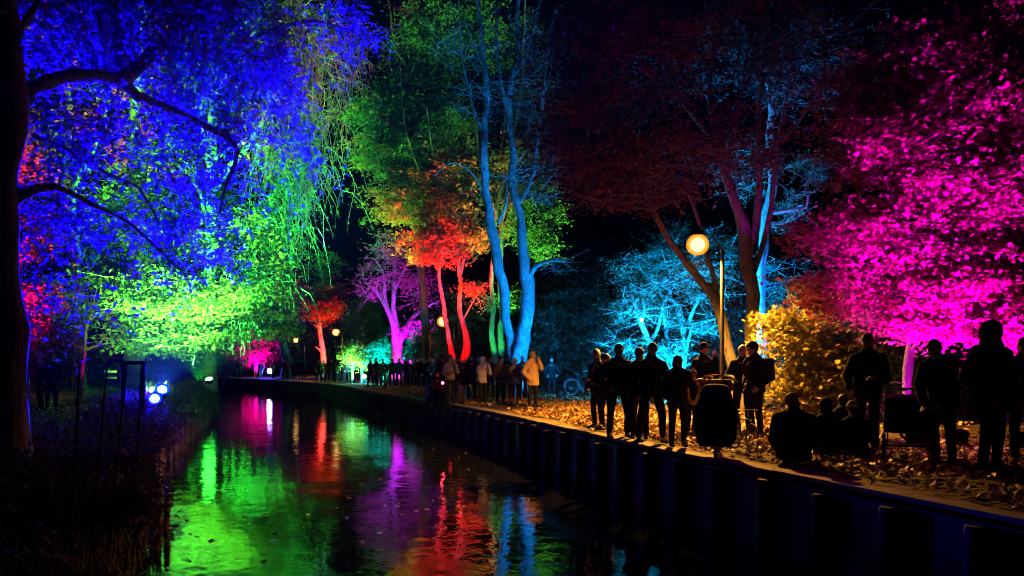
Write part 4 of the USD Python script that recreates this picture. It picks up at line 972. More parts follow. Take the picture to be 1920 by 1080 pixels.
def figure(name, label, loc, rz, H=1.72, legs='stand', arms=('down', 'down'), jacket='black', trousers='black', hair='dark', hat=None, lean=0, step=0.0, seed=0, look=0,
           width=1.0, coat=.84, pack=None, scarf=None, group=None, skirt=False, shoe='shoe', puffy=0.0, hairlen=0, cat_='person', lod=1.0):
    k = H / 1.75
    t = thing(name, label, cat_, loc, rz, group, k)
    J = skeleton(legs, arms, lean, step, seed, look)
    up, hd = J['up'], J['head']
    W = width
    look = look + np.random.default_rng(seed + 77).normal() * 22
    puffy = puffy + .012
    Rl = trimesh.transformations.rotation_matrix(math.radians(look), [0, 0, 1])[:3, :3]
    hp = lambda p: hd + Rl @ np.array(p, float)
    # one continuous body: torso, neck, head with face, limbs, hands
    ms = [bone(J['hip'], (.15, .1, .11), up((0, 0, 1.15)), (.135, .095, .1)), bone(up((0, 0, 1.15)), (.135, .095, .1), up((0, 0, 1.36)), (.165, .105, .1)), bone(up((-.15, 0, 1.41)), .06, up((.15, 0, 1.41)), .06),
          bone(up((0, .01, 1.42)), .062, hp((0, .015, -.08)), .052), sph(hp((0, .012, .015)), (.076, .094, .1), 18), bone(hp((0, -.02, -.02)), (.062, .07, .07), hp((0, -.05, -.085)), (.036, .03, .026), 16),
          bone(hp((0, -.088, .0)), .012, hp((0, -.106, -.028)), .016, 8), sph(hp((.078, .012, -.01)), (.012, .022, .032), 8), sph(hp((-.078, .012, -.01)), (.012, .022, .032), 8), bone(hp((-.02, -.083, -.066)), .011, hp((.02, -.083, -.066)), .011, 8),
          bone(hp((-.045, -.07, .032)), .014, hp((.045, -.07, .032)), .014, 8)]
    for s in (-1, 1):
        ms += chain(J['leg', s], [.085, .056, .038]) + chain(J['arm', s], [.05, .04, .028])
    body = soft(ms, .03 / lod, 5)
    hands = union(hand(J['arm', 1][2], J['hand', 1], 1) + hand(J['arm', -1][2], J['hand', -1], -1))
    try:
        bm = Manifold(m3.Mesh(np.asarray(body[0], np.float32), np.asarray(body[1], np.uint32)))
        body = bm + hands if bm.num_tri() else cat(body, hands)
    except Exception:
        body = cat(body, hands)
    bp = part(t, 'body', body, SKIN, smooth=50)
    eyes = cat(*[sph(hp((s * .031, -.078, .006)), (.014, .01, .009), 8) for s in (-1, 1)])
    part(t, 'eyes', eyes, EYE)
    # trousers or skirt
    tr = [bone(J['hip'] + [0, 0, .02], (.165, .115, .1), J['hip'] + [0, 0, -.03], (.16, .12, .1))]
    for s in (-1, 1):
        a, b, c = J['leg', s]
        tr += chain([a, b, np.array(c) + [0, 0, .02]], [.095, .07, .058])
    part(t, 'trousers', soft(tr, .035 / lod, 5, .022, seed), CLOTH[trousers], smooth=True)
    # jacket
    p = puffy
    hem = up((0, 0, coat))
    jk = [bone(hem, ((.2 if coat < .8 else .18) * W + p, .145 + p, .05), up((0, 0, 1.12)), (.165 * W + p, .125 + p, .08)), bone(up((0, 0, 1.12)), (.165 * W + p, .13 + p, .08), up((0, 0, 1.32)), (.172 * W + p, .13 + p, .1)),
          Manifold.batch_hull([sph(up((-.14 * W, 0, 1.385)), .07 + p), sph(up((.14 * W, 0, 1.385)), .07 + p), sph(up((0, .015, 1.5)), .075)]), bone(up((0, .015, 1.46)), .09, up((0, .0, 1.54)), .078), sph(up((0, .09, 1.45)), (.115, .075, .085))]
    for s in (-1, 1):
        a, b, c = J['arm', s]
        a = np.array(a) * [W, 1, 1]
        c2 = np.array(b) + (np.array(c) - np.array(b)) * .96
        jk += chain([a, b, c2], [.078 + p, .068 + p * .8, .052 + p * .4])
    part(t, 'jacket', soft(jk, .035 / lod, 12, .04, seed + 3), CLOTH[jacket], smooth=True)
    # shoes
    for s in (-1, 1):
        c = np.array(J['leg', s][2])
        f = np.array([.04 * s, -1, 0]) if legs not in ('sit',) else np.array([.1 * s, -1, .35])
        f = f / np.linalg.norm(f)
        sm = Manifold.batch_hull([sph(c + [0, .035, -.045], (.042, .045, .042), 10), sph(c + f * .16 + [0, 0, -.055], (.045, .05, .03), 10), sph(c + [0, 0, .0], .046, 10)])
        part(t, 'shoe', sm.trim_by_plane((0, 0, 1), float(c[2] - .089)), CLOTH[shoe], smooth=40)
    # hair, hat or hood
    cap = sph(hp((0, .018, .025)), (.087, .105, .108), 20)
    cut = Manifold.cube((.4, .3, .3)).translate((-.2, -.3 - .045, -.3 + .055))
    cut2 = Manifold.cube((.4, .2, .3)).translate((-.2, -.15, -.3 - .01))
    Rm = [[*map(float, Rl[i]), float(hd[i])] for i in range(3)]
    hc = (Manifold.sphere(1, 22).scale((.088, .107, .11)).translate((0, .018, .024)) - cut - cut2)
    if hairlen:
        hc = hc + bone((0, .07, .02), (.078, .05, .07), (0, .075, -.04 - hairlen), (.075, .035, .03), 14)
    hc = hc.transform(np.array(Rm, np.float64))
    hv, hf = soft(hc, .02 / lod, 2, .012, seed + 9)
    if hat != 'hood':
        part(t, 'hair', (hv, hf), HAIR[hair], smooth=60)
    if hat == 'beanie' or hat == 'bobble':
        b = (Manifold.sphere(1, 22).scale((.096, .114, .125)).translate((0, .015, .035)) - Manifold.cube((.5, .5, .5)).translate((-.25, -.25, -.5 + .045))) + (Manifold.cylinder(.045, .099, .101, 24).scale((1, 1.17, 1)).translate((0, .013, .035)))
        if hat == 'bobble':
            b = b + Manifold.sphere(.035, 12).translate((0, .015, .175))
        hm, col = b, scarf or 'grey'
    elif hat == 'cap':
        b = (Manifold.sphere(1, 22).scale((.094, .112, .1)).translate((0, .015, .045)) - Manifold.cube((.5, .5, .5)).translate((-.25, -.25, -.5 + .05))) + Manifold.batch_hull([sph((-.06, -.09, .052), (.02, .02, .007), 8), sph((.06, -.09, .052), (.02, .02, .007), 8), sph((0, -.165, .045), (.05, .02, .007), 8)])
        hm, col = b, 'charcoal'
    elif hat == 'hood':
        b = Manifold.sphere(1, 22).scale((.118, .135, .145)).translate((0, .03, .02)) - Manifold.sphere(1, 18).scale((.082, .12, .11)).translate((0, -.1, -.005))
        b = b + Manifold.cylinder(.16, .15, .1, 20).translate((0, .03, -.2)) - Manifold.sphere(1, 18).scale((.078, .1, .12)).translate((0, -.06, -.01))
        hm, col = b, jacket
    if hat:
        part(t, 'hood' if hat == 'hood' else 'hat', soft(hm.transform(np.array(Rm)), .025 / lod, 2), CLOTH[col], smooth=True)
    if scarf and hat != 'beanie':
        tor = [bone(up((.07 * math.cos(a), .01 + .075 * math.sin(a), 1.5)), .035, up((.07 * math.cos(a + .7), .01 + .075 * math.sin(a + .7), 1.5)), .035, 8) for a in np.arange(9) * .7]
        part(t, 'scarf', soft(tor + [bone(up((.02, -.1, 1.48)), .035, up((.04, -.15, 1.28)), (.045, .025, .03), 8)], .03, 3), CLOTH[scarf], smooth=True)
    if pack:
        pm = soft([Manifold.batch_hull([sph(up((sx * .12, .2 + dy, z)), .055) for sx in (-1, 1) for dy in (0, .1) for z in (1.06, 1.4)]), Manifold.batch_hull([sph(up((sx * .09, .34, z)), .04) for sx in (-1, 1) for z in (1.06, 1.2)])], .04, 4, .02, seed)
        bp2 = part(t, 'backpack', pm, CLOTH[pack], smooth=True)
        st = [tube1(catmull([up((sx * .1, .16, 1.42)), up((sx * .11, .0, 1.51)), up((sx * .12, -.15, 1.38)), up((sx * .15, -.1, 1.12)), up((sx * .14, .14, 1.08))], .05), .018, 6) for sx in (-1, 1)]
        part(t, 'strap', cat(*st), CLOTH[pack], smooth=True)
    return t


def person(px, top_py, foot_py, rz, label, Y=None, **kw):
    Y = Y or ydepth(foot_py)
    zt = CAMZ - (top_py - HZ) * Y / F
    H = kw.pop('H', None) or max(1.1, min(1.98, (zt - GR) * 1.0))
    return figure('person', label, ((px - CX) * Y / F, Y, GR + .02), rz, H=H, seed=int(px), **kw)


# near group, dark against the lamp
person(1121, 659, 802, -55, 'person at the left end of the near group, face lit orange', Y=16.6, jacket='charcoal', hair='fair', arms=('hold', 'down'), trousers='black', scarf='beige', H=1.7)
person(1137, 668, 803, -40, 'shorter person standing close behind the left end of the near group', Y=16.2, jacket='black', hair='brown', arms=('hold', 'hold'), H=1.6)
person(1160, 655, 822, 10, 'broad person in dark jacket and cap beside the two at the left end', Y=14.6, legs='wide', jacket='black', arms=('pocket', 'pocket'), hat='cap', width=1.12, H=1.74)
person(1199, 661, 826, -12, 'grey haired person half hidden behind the man with spread legs', Y=14.4, jacket='black', hair='grey', arms=('down', 'pocket'), pack='charcoal', H=1.68, coat=.74)
person(1221, 655, 832, 8, 'man with cropped hair and widely spread legs before the azure tree', Y=13.7, legs='wide', step=.12, jacket='black', arms=('pocket', 'down'), width=1.12, H=1.75, hair='brown')
person(1271, 676, 842, 0, 'short person in quilted dark jacket with reddish lit bobbed hair', Y=13.0, jacket='charcoal', hair='brown', hairlen=.06, arms=('pocket', 'pocket'), puffy=.015, H=1.52, coat=.8)
person(1296, 692, 806, 30, 'small child in orange lit coat between the quilted jacket and the beanie wearer', Y=15.6, jacket='tan', hair='brown', hat='bobble', arms=('hold', 'down'), H=1.25)
person(1319, 645, 800, 20, 'tall person in a beanie standing left of the lamp post', Y=16.0, jacket='black', hat='beanie', scarf='charcoal', arms=('phone', 'hold'), H=1.8)
person(1392, 650, 800, -25, 'person with pale lit hair beside the hooded backpack wearer', Y=15.9, jacket='black', hair='grey', arms=('down', 'hold'), H=1.76)
person(1417, 648, 806, -70, 'person in dark beanie with a bulky backpack right of the lamp post', Y=15.2, jacket='black', hat='beanie', scarf='black', pack='black', arms=('pocket', 'pocket'), width=1.1, H=1.8, lean=6)
person(1488, 742, 870, 160, 'person sitting on the bank edge with fair lit hair, seen from behind', Y=11.0, legs='sit', jacket='black', hair='fair', arms=('low', 'low'), look=-50, H=1.78, width=1.15, puffy=.02)
person(1553, 738, 850, 170, 'sitting child in dark pointed hood, left of the child in a pale knit cap', Y=11.9, legs='sit', jacket='black', hat='hood', arms=('low', 'low'), H=1.55)
person(1578, 738, 842, 150, 'sitting person behind the two seated children, mostly hidden', Y=12.6, legs='sit', jacket='charcoal', hair='dark', arms=('low', 'low'), H=1.65)
person(1606, 737, 852, 185, 'sitting child in pale knit cap at the feet of the standing man', Y=11.7, legs='sit', jacket='black', hat='beanie', scarf='pale', arms=('low', 'low'), H=1.5)
person(1627, 627, 850, -40, 'tall man in dark jacket standing behind the seated children', Y=12.3, jacket='black', hair='brown', arms=('hold', 'pocket'), trousers='charcoal', H=1.86, legs='stand', step=.1, width=1.08)
person(1768, 655, 884, -60, 'stooping person with lit brown hair beside the dark pram', Y=10.6, jacket='black', hair='brown', arms=('low', 'low'), lean=16, H=1.74, width=1.1, legs='stand')
person(1858, 619, 892, 25, 'big hooded figure in a bulky dark coat at the right', Y=10.0, jacket='black', hat='hood', arms=('pocket', 'pocket'), H=1.9, width=1.22, puffy=.03, coat=.74)
person(1921, 663, 900, -40, 'person in maroon coat cut off by the right edge', Y=10.6, jacket='maroon', hair='fair', arms=('pocket', 'fold'), H=1.74)

# middle group, lit from the front right by the nearest lamp
person(844, 668, 757, 28, 'woman in beige jacket with a hand raised to her chest', Y=27.2, jacket='beige', hair='brown', hairlen=.1, arms=('mouth', 'hold'), trousers='navy', coat=.9, H=1.72)
person(868, 687, 756, 20, 'slim child in dark jacket and pale trousers beside the beige jacket', Y=27.6, jacket='black', trousers='pale', hair='brown', arms=('down', 'hold'), H=1.38)
person(884, 666, 752, 15, 'tall man in long dark coat behind the middle group', Y=29, jacket='black', hair='dark', arms=('pocket', 'pocket'), coat=.6, H=1.75)
person(904, 672, 760, 40, 'person in white jacket holding a phone up', Y=26.6, jacket='white', hair='dark', hat='hood', arms=('phone', 'phone'), trousers='black', H=1.62)
person(919, 668, 752, 10, 'dark figure in the gap between the white jacket and the orange scarf', Y=29.5, jacket='navy', hair='dark', arms=('pocket', 'down'), H=1.68)
person(938, 671, 760, 30, 'person in cap and orange scarf with dark coat', Y=26.8, jacket='brown', hair='grey', hat='cap', scarf='orange', arms=('down', 'hold'), H=1.64)
person(966, 675, 762, 30, 'person with short fair hair in grey brown coat holding a pale bag', Y=26.0, jacket='grey', hair='fair', arms=('hold', 'low'), trousers='brown', H=1.58)
person(999, 660, 765, 35, 'person in bright tan jacket with a hand lifted to the face', Y=25.2, jacket='tan', hair='fair', arms=('mouth', 'pocket'), trousers='black', coat=.72, H=1.8, width=1.08)
person(1034, 672, 745, 0, 'lone dark figure with pale shoes standing back in the shadow', Y=33.5, jacket='black', hair='dark', shoe='white', arms=('pocket', 'pocket'), H=1.7)
person(822, 688, 754, 40, 'crouching person in dark clothes holding a small red light', Y=27.8, legs='crouch', jacket='black', hair='dark', arms=('hold', 'hold'), H=1.8)
person(805, 733, 754, 60, 'small child in bluish jacket crouching at the bank edge', Y=28.2, legs='crouch', jacket='lilac', hat='hood', arms=('low', 'low'), H=1.05)

# far people: five figures built once, then repeated
CLASS = {}
for key, kw in {'a': dict(jacket='black', hair='dark', arms=('pocket', 'down')), 'b': dict(jacket='charcoal', hair='grey', arms=('pocket', 'pocket'), legs='wide'), 'c': dict(jacket='navy', hair='brown', hairlen=.08, arms=('fold', 'fold'), coat=.76),
                'd': dict(jacket='brown', hat='beanie', scarf='grey', arms=('phone', 'hold')), 'e': dict(jacket='black', hair='fair', arms=('down', 'hold'), step=.14)}.items():
    CLASS[key] = kw
FIRST = {}


def far(px, Y, rz, key, H, label, group):
    loc = ((px - CX) * Y / F, Y, GR + .02)
    if key not in FIRST:
        FIRST[key] = figure('person', label, loc, rz, H=1.75, seed=ord(key), lod=.75, group=group, **CLASS[key])
        return
    copy_of(FIRST[key], 'person', label, 'person', loc, rz, group, H / 1.75)


for px, Y, rz, kw in [(858, 31, 10, dict(jacket='black', hair='dark', hat='beanie', scarf='charcoal')), (895, 31.5, 20, dict(jacket='brown', hair='brown', hairlen=.1)), (951, 30, 0, dict(jacket='navy', hair='dark', hat='hood')), (980, 29.5, 15, dict(jacket='charcoal', hair='grey')), (829, 31, 20, dict(jacket='black', hair='dark', hat='bobble', scarf='maroon'))]:
    lab = {858: 'person in dark knit cap behind the beige jacket and pale trousers', 895: 'person with long brown hair behind the white jacket', 951: 'hooded person behind the orange scarf', 980: 'grey haired person in charcoal coat left of the bright tan jacket', 829: 'person in bobble hat and maroon scarf behind the crouching one'}[px]
    figure('person', lab, (g(px, Y)[0], Y, GR + .02), rz, H=1.7, seed=px, arms=('pocket', 'hold'), **kw)
CROWD = 'dark crowd standing left of the middle group'
ORD = ['leftmost', 'second', 'third', 'fourth', 'fifth', 'sixth', 'seventh', 'eighth', 'ninth', 'tenth', 'eleventh', 'twelfth', 'rightmost']


def nth(px, all_, what):
    k = sorted(all_).index(px)
    return (what % 'rightmost') if k == len(all_) - 1 else (what % 'leftmost') if k == 0 else (what % (ORD[k] + ' from left'))


for px, Y, rz, key, H in [(735, 48, 20, 'a', 1.75), (748, 47, 170, 'b', 1.78), (762, 48.5, 30, 'c', 1.7), (776, 47.5, -20, 'd', 1.76), (789, 47, 190, 'e', 1.8), (801, 46, 10, 'a', 1.72), (812, 45, 30, 'b', 1.7), (742, 50.5, 10, 'e', 1.7), (755, 51, -10, 'd', 1.74), (769, 50, 40, 'b', 1.68), (783, 50.5, 0, 'a', 1.78), (795, 49, -30, 'c', 1.7), (807, 48, 20, 'e', 1.75)]:
    far(px, Y, rz, key, H, nth(px, [735, 748, 762, 776, 789, 801, 812, 742, 755, 769, 783, 795, 807], '%s dark figure of the crowd between purple trunk and red stems'), CROWD)
for px, Y, rz, key, H in [(695, 50, 60, 'e', 1.72), (706, 50.5, -50, 'a', 1.8), (718, 49.5, 20, 'c', 1.72)]:
    far(px, Y, rz, key, H, nth(px, [695, 706, 718], '%s dark figure of the trio before the cyan bush'), 'trio before the cyan bush')
for px, Y, rz, key, H in [(597, 63, 30, 'b', 1.72), (606, 62, 0, 'c', 1.7), (614, 63, 170, 'a', 1.76), (622, 62.4, 20, 'e', 1.76), (632, 62, 200, 'd', 1.72), (641, 60, 10, 'a', 1.74), (650, 59.5, 30, 'b', 1.76), (658, 60.5, -30, 'c', 1.72)]:
    far(px, Y, rz, key, H, nth(px, [597, 606, 614, 622, 632, 641, 650, 658], '%s dark figure of the line below the pale lamp post'), 'people lined up below the second far lamp')
for px, Y, rz, key, H in [(534, 73, 30, 'e', 1.8), (541, 72, -30, 'd', 1.7), (549, 75, 10, 'c', 1.75), (558, 74, 170, 'b', 1.8), (564, 74.5, 0, 'a', 1.82), (570, 76, 30, 'd', 1.75)]:
    far(px, Y, rz, key, H, nth(px, [534, 541, 549, 558, 564, 570], '%s small figure of the party beside the leaning orange trunk'), 'party beside the leaning trunk')
far(441, 86, 30, 'a', 1.75, 'dark distant walker at the left end of the far bend', None)
far(449, 84, -20, 'e', 1.8, 'dark distant walker with lit hair next to the left end walker', None)
far(420, 82, 0, 'b', 1.7, 'distant walker just right of the green floodlight', None)
person(489, 677, 702, 20, 'distant person in a white coat glowing pale green at the far bend', Y=83, jacket='white', hair='dark', coat=.5, arms=('down', 'down'), trousers='pale', H=1.72)
person(513, 674, 702, -30, 'distant person in pale coat lit violet beside the leaning trunk', Y=79, jacket='beige', hair='brown', arms=('hold', 'down'), H=1.75)


def leftp(px, Y, rz, label, **kw):
    return figure('person', label, ((px - CX) * Y / F, Y, GL + .02), rz, seed=int(px), **kw)


leftp(97, 25, 30, 'tall dark person on the left bank with cheek lit purple', H=1.78, jacket='black', hair='dark', arms=('hold', 'pocket'), coat=.7)
leftp(76, 25.6, -40, 'shorter dark person on the left bank with face lit pink', H=1.55, jacket='black', hair='dark', arms=('down', 'hold'))

# ================================================================== bicycles, cargo bike, pram
def ring(c, R, r, n=28, axis='x', sides=6):
    a = np.linspace(0, 2 * np.pi, n + 1)
    p = np.stack([0 * a, R * np.cos(a), R * np.sin(a)], 1) + np.array(c)
    return tubes(p[None], np.full((1, n + 1), r), sides)


def wheel(t, c, R, name='wheel'):
    w = part(t, name, ring(c, R, .02), RUBBER, smooth=True)
    part(w, 'rim', ring(c, R - .028, .011), METAL, smooth=True)
    a = np.linspace(0, 2 * np.pi, 17)[:-1]
    c = np.array(c)
    part(w, 'spokes', cat(*[tube1([c + [.02 * (-1) ** i, .02 * math.cos(x + .8), .02 * math.sin(x + .8)], c + [0, (R - .03) * math.cos(x), (R - .03) * math.sin(x)]], .0022, 3) for i, x in enumerate(a)]), METAL)
    part(w, 'hub', tube1([c - [.045, 0, 0], c + [.045, 0, 0]], .02, 8), METAL)


def bicycle(label, loc, rz, paint, basket=False, sc=None):
    """Faces -y."""
    t = thing('bicycle', label, 'bicycle', loc, rz, None, sc)
    R = .34
    fw, rw_ = (0, -.53, R), (0, .52, R)
    wheel(t, fw, R)
    wheel(t, rw_, R)
    bb, st, hd, hl = np.array([0, .06, .3]), np.array([0, .22, .82]), np.array([0, -.36, .84]), np.array([0, -.4, .7])
    fr = [tube1([bb, st], .016), tube1([bb, hl], .018), tube1([st * [1, .9, .97], hd], .016), tube1([hd + [0, .03, .08], hl - [0, .02, .06]], .02)]
    for s in (-1, 1):
        fr += [tube1([bb + [s * .02, 0, 0], np.array(rw_) + [s * .055, 0, 0]], .01, 6), tube1([st * [1, .92, .95] + [s * .015, 0, 0], np.array(rw_) + [s * .055, 0, 0]], .009, 6)]
    part(t, 'frame', cat(*fr), paint, smooth=40)
    part(t, 'fork', cat(*[tube1(catmull([hl - [0, .02, .05], hl + [s * .05, -.03, -.12], np.array(fw) + [s * .055, 0, 0]], .1), .011, 6) for s in (-1, 1)]), paint, smooth=40)
    part(t, 'handlebar', cat(tube1([hd + [0, .03, .08], hd + [0, .05, .22]], .012), tube1(catmull([hd + [-.3, .22, .2], hd + [-.27, .08, .22], hd + [-.1, .03, .23], hd + [.1, .03, .23], hd + [.27, .08, .22], hd + [.3, .22, .2]], .05), .012)), METAL, smooth=True)
    part(t, 'saddle', soft([Manifold.batch_hull([sph(st + [-.07, .1, .1], .03, 10), sph(st + [.07, .1, .1], .03, 10), sph(st + [0, -.13, .1], .02, 10)])], .03, 3), BLACK, smooth=True)
    part(t, 'seat_post', tube1([st, st + [0, .03, .1]], .013), METAL)
    part(t, 'crank', cat(tube1([bb - [.07, 0, 0], bb + [.07, 0, 0]], .02), ring(bb + [.05, 0, 0], .09, .008, 18), tube1([bb + [.08, 0, 0], bb + [.08, -.1, -.13]], .01), tube1([bb - [.08, 0, 0], bb + [-.08, .1, .13]], .01)), METAL)
    for s, o in ((1, (-.1, -.13)), (-1, (.1, .13))):
        part(t, 'pedal', box(.09, .06, .02, bb + np.array([s * .13, *o])), BLACK)
    for c in (fw, rw_):
        a = np.radians(np.linspace(10, 170, 14))
        part(t, 'mudguard', tube1(np.stack([0 * a, (R + .04) * np.cos(a) + c[1], (R + .04) * np.sin(a) + c[2]], 1), .016, 6), METAL, smooth=True)
    part(t, 'headlight', moved(trimesh.creation.icosphere(2, .035), (0, -.46, .8)), METAL, smooth=True)
    rk = [tube1([(s * .06, .3, .74), (s * .06, .72, .74)], .007, 6) for s in (-1, 1)] + [tube1([(s * .06, .7, .74), (s * .06, .54, .36)], .006, 6) for s in (-1, 1)] + [tube1([(-.06, y, .74), (.06, y, .74)], .006, 6) for y in (.35, .5, .7)]
    part(t, 'luggage_rack', cat(*rk), BLACK)
    if basket:
        bs = [tube1([(-.18, y, z), (.18, y, z)], .006, 4) for y in (-.72, -.46) for z in np.linspace(.72, .98, 5)] + [tube1([(s, -.72, z), (s, -.46, z)], .006, 4) for s in (-.18, .18) for z in np.linspace(.72, .98, 5)] + [tube1([(x, y, .72), (x, y, .98)], .006, 4) for x in np.linspace(-.18, .18, 6) for y in (-.72, -.46)]
        part(t, 'basket', cat(*bs), METAL)
    return t


PAINTV = plain('bicycle_paint', (0.3, 0.28, 0.3), 0.35, 0.3, var=.1)
PAINTB = plain('dark_paint', (0.03, 0.03, 0.04), 0.35, var=.1)
bicycle('bicycle lit violet leaning in front of the magenta maple trunk', (g(1672, 13.9)[0], 13.9, GR + .03), -58, PAINTV)
bicycle('dark bicycle with shining mudguard parked in the shadow left of the near group', (g(1092, 33)[0], 33, GR + .08), 60, PAINTB)
bicycle('small bicycle standing right of the cargo bike among the legs', (g(1393, 12.4)[0], 12.4, GR + .03), 8, PAINTB, sc=.62)

# cargo bike with a dark rain cover and a red bag
cb = thing('cargo_bike', 'cargo bike with dark rain cover and red bag in front of the lamp post', 'cargo bike', (g(1342, 11.7)[0], 11.7, GR + .03), -15)
cov = soft([Manifold.batch_hull([sph((sx * .2, y, z), .07) for sx in (-1, 1) for y in (-.7, .05) for z in (.3,)] + [sph((sx * .24, y, .66), .08) for sx in (-1, 1) for y in (-.62, .1)] + [sph((sx * .1, y, .98), .1) for sx in (-1, 1) for y in (-.35, .1)])], .05, 6, .03, 4)
part(cb, 'rain_cover', cov, CLOTH['black'], smooth=True)
part(cb, 'cargo_box', box(.46, .8, .1, (0, -.33, .25), .02), DARKWOOD)
wheel(cb, (0, -1.05, .25), .25)
wheel(cb, (0, .98, .34), .34)
part(cb, 'frame', cat(tube1([(0, -.98, .3), (0, -.8, .42), (0, -.72, .28)], .02), tube1([(0, .1, .26), (0, .55, .32), (0, .7, .85)], .02), tube1([(.02, .55, .32), (.055, .98, .34)], .012), tube1([(-.02, .7, .8), (-.055, .98, .34)], .01), tube1([(0, .12, .3), (0, .22, 1.1)], .02)), PAINTB, smooth=40)
part(cb, 'handlebar', tube1(catmull([(-.31, .4, 1.12), (-.26, .26, 1.14), (0, .22, 1.13), (.26, .26, 1.14), (.31, .4, 1.12)], .05), .013), METAL, smooth=True)
for s in (-1, 1):
    part(cb, 'grip', tube1([(s * .31, .36, 1.12), (s * .315, .46, 1.11)], .019), CLOTH['pale'])
part(cb, 'saddle', soft([Manifold.batch_hull([sph((-.08, .8, .95), .035, 10), sph((.08, .8, .95), .035, 10), sph((0, .56, .96), .02, 10)])], .03, 3), BLACK, smooth=True)
part(cb, 'bell', moved(trimesh.creation.icosphere(2, .03), (-.17, .22, 1.17)), METAL, smooth=True)
bag = thing('red_bag', 'glossy red bag slung over the handlebar of the cargo bike', 'bag', (g(1342, 11.7)[0], 11.7, GR + .03), -15)
part(bag, 'pouch', soft([Manifold.batch_hull([sph((sx * .16, .3, z), .06) for sx in (-1, 1) for z in (.99, 1.08)]), sph((.17, .28, 1.04), (.1, .09, .11))], .04, 5, .03, 8), REDP, smooth=True)
part(bag, 'handle', tube1(catmull([(-.15, .3, 1.12), (-.08, .3, 1.2), (.08, .3, 1.2), (.15, .3, 1.12)], .04), .012), REDP, smooth=True)

# pram
pr = thing('pram', 'dark pram with a sloping hood and a pale bag on its lower rack', 'pram', (g(1700, 11.4)[0], 11.4, GR + .03), -27)
hood = Manifold.batch_hull([sph((sx * .27, y, z), .03) for sx in (-1, 1) for y, z in ((-.42, .42), (.4, .42), (-.12, .86), (.3, .9))])
part(pr, 'hood', soft([hood], .05, 3, .02, 3), CLOTH['black'], smooth=30)
part(pr, 'edge_trim', tube1([(-.29, -.43, .42), (-.28, -.12, .88), (.28, -.12, .88), (.29, -.43, .42)], .011, 6), CLOTH['pale'])
part(pr, 'frame', cat(*[tube1([(s * .26, .62, 1.0), (s * .26, .35, .6), (s * .26, -.4, .16)], .014) for s in (-1, 1)], *[tube1([(s * .26, -.1, .42), (s * .26, .42, .16)], .014) for s in (-1, 1)], tube1([(-.26, .62, 1.0), (.26, .62, 1.0)], .016)), BLACK, smooth=40)
part(pr, 'rack', box(.5, .6, .03, (0, .02, .2)), BLACK)
for sx in (-1, 1):
    wheel(pr, (sx * .3, -.42, .15), .14)
    wheel(pr, (sx * .3, .44, .15), .14)
bg = thing('bag', 'pale pinkish bag stowed under the dark pram', 'bag', (g(1722, 11.2)[0], 11.2, GR + .25), -27)
part(bg, 'pouch', soft([Manifold.batch_hull([sph((sx * .13, y, z), .035) for sx in (-1, 1) for y in (-.1, .1) for z in (.05, .26)])], .04, 4, .03, 5), CLOTH['lilac'], smooth=True)
part(bg, 'strap', tube1(catmull([(-.1, 0, .29), (-.04, 0, .37), (.04, 0, .37), (.1, 0, .29)], .03), .01), CLOTH['lilac'], smooth=True)

# ------------------------------------------------------------------ small lights held or hung
rl_ = thing('torch', 'small glowing red light in the hand of the crouching person', 'torch', P(830, 718, 27.4))
part(rl_, 'lamp', moved(trimesh.creation.icosphere(2, .05)), emis('red_glow', (1.0, .03, .06), 40.0), smooth=True)
part(rl_, 'handle', tube1([(0, .02, -.04), (0, .06, -.18)], .018), BLACK)
sp = thing('spot_bulb', 'tiny warm white spot shining in the azure tree', 'lamp', P(1203, 600, 28.4))
part(sp, 'bulb', moved(trimesh.creation.icosphere(2, .055)), emis('warm_spot', (1.0, .6, .4), 30.0), smooth=True)
part(sp, 'socket', tube1([(0, .03, .02), (0, .12, .06)], .03), BLACK)

# ------------------------------------------------------------------ left bank furniture
sg = thing('signpost', 'thin post with two narrow boards lit pale green on the left bank', 'sign', (g(206, 29)[0], 29, GL), 0)
part(sg, 'post', tube1([(-.02, 0, -.1), (-.02, 0, 1.36)], .02), WOOD)
part(sg, 'board', box(.46, .03, .085, (0.05, -.035, 1.24), .01), SIGNW)
part(sg, 'board', box(.46, .03, .085, (0.05, -.035, 1.01), .01), SIGNW)
sg = thing('signpost', 'short signpost with small plate lit violet at the far left', 'sign', (g(54, 24)[0], 24, GL), 0)
part(sg, 'post', tube1([(0, 0, -.1), (0, 0, 1.3)], .025), SIGNW)
part(sg, 'plate', box(.23, .03, .085, (.03, -.035, 1.27), .01), SIGNW)
part(sg, 'bracket', box(.08, .05, .13, (0, -.035, 1.0), .01), SIGNW)
nf = thing('notice_frame', 'open dark wooden frame of two posts and a lintel before the pale trunk', 'frame', (g(250, 20)[0], 20, GL), 0)
part(nf, 'post', box(.09, .09, 1.6, (-.255, 0, .72), .012), DARKWOOD)
part(nf, 'post', box(.09, .09, 1.6, (.255, 0, .72), .012), DARKWOOD)
part(nf, 'lintel', box(.64, .11, .1, (0, 0, 1.55), .012), DARKWOOD)
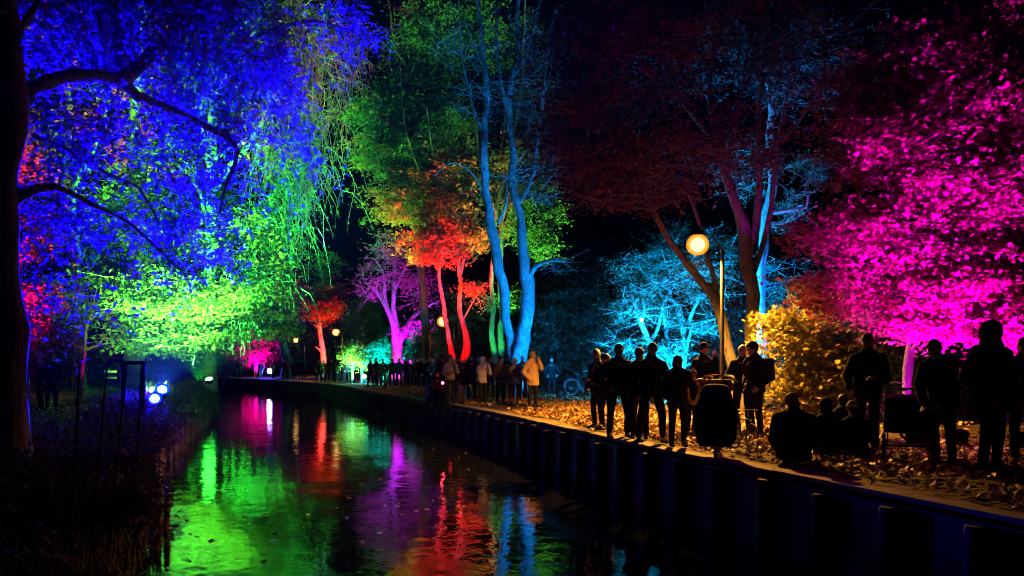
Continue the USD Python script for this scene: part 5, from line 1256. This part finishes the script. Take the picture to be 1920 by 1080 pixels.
for k, (px, Y, h, dx) in enumerate([(140, 7.6, 1.52, .12), (186, 7.9, 1.5, .2), (222, 8.2, 1.52, .22), (258, 8.8, 1.45, .1)]):
    st_ = thing('stake', ['dark slender stake nearest the left trunk in the foreground', 'second dark stake in the left foreground', 'third dark stake in the left foreground, below the wooden frame', 'rightmost dark stake beside the water'][k], 'stake', (g(px, Y)[0] - dx * .6, Y, 0.3))
    part(st_, 'pole', tube1([(0, 0, -.2), (dx * .5, .02, .9 + .2), (dx, 0, h + .6)], [.015, .013, .009], 8), DARKWOOD, smooth=True)
    part(st_, 'wire_tie', moved(tubes(np.stack([.024 * np.cos(np.linspace(0, 6.3, 13)), .024 * np.sin(np.linspace(0, 6.3, 13)), 0 * np.linspace(0, 6.3, 13)], 1)[None], np.full((1, 13), .004), 4), (dx * .78, .01, 1.1 + (h - .5) * .6)), BLACK)

# low edging of driven stakes along the left waterline
EDGW = plain('edging_wood', (0.2, 0.15, 0.11), 0.8, var=.4, scale=7)
eg = thing('stake_edging', 'low edging of weathered stakes along the left waterline below the blue lamps', 'edging', (0, 0, 0))
re_ = np.random.default_rng(77)
for k in range(74):
    p_, n_2 = along(EDGE_L, NL_, 10.5 + k * .46)
    p_ = p_ - n_2 * (.28 + re_.normal() * .03)
    zt = .62 + re_.normal() * .07
    part(eg, 'stake', tube1([(*p_, -.4), (*(p_ + re_.normal(size=2) * .02), zt - .04), (*(p_ + re_.normal(size=2) * .02), zt)], [.05, .045, .03], 7), EDGW, smooth=40)
for k in range(18):
    a_, n_2 = along(EDGE_L, NL_, 10.4 + k * 1.9)
    b_, n_3 = along(EDGE_L, NL_, 10.4 + k * 1.9 + 1.94)
    part(eg, 'rail', tube1([(*(a_ - n_2 * .2), .36 + re_.normal() * .015), (*(b_ - n_3 * .2), .36 + re_.normal() * .015)], .03, 6), EDGW, smooth=40)

# ------------------------------------------------------------------ air volume added to stand in for lamp bloom
AIR = usdkit.material(stage, '/World/Looks/damp_air', {"v": ("principled_volume", {"color": (0.8, 0.8, 0.8), "density": 0.00006, "anisotropy": 0.2})}, volume="v.volume")
top('haze', box(130, 160, 42, (-35, 50, 19.5)), AIR, kind='stuff')
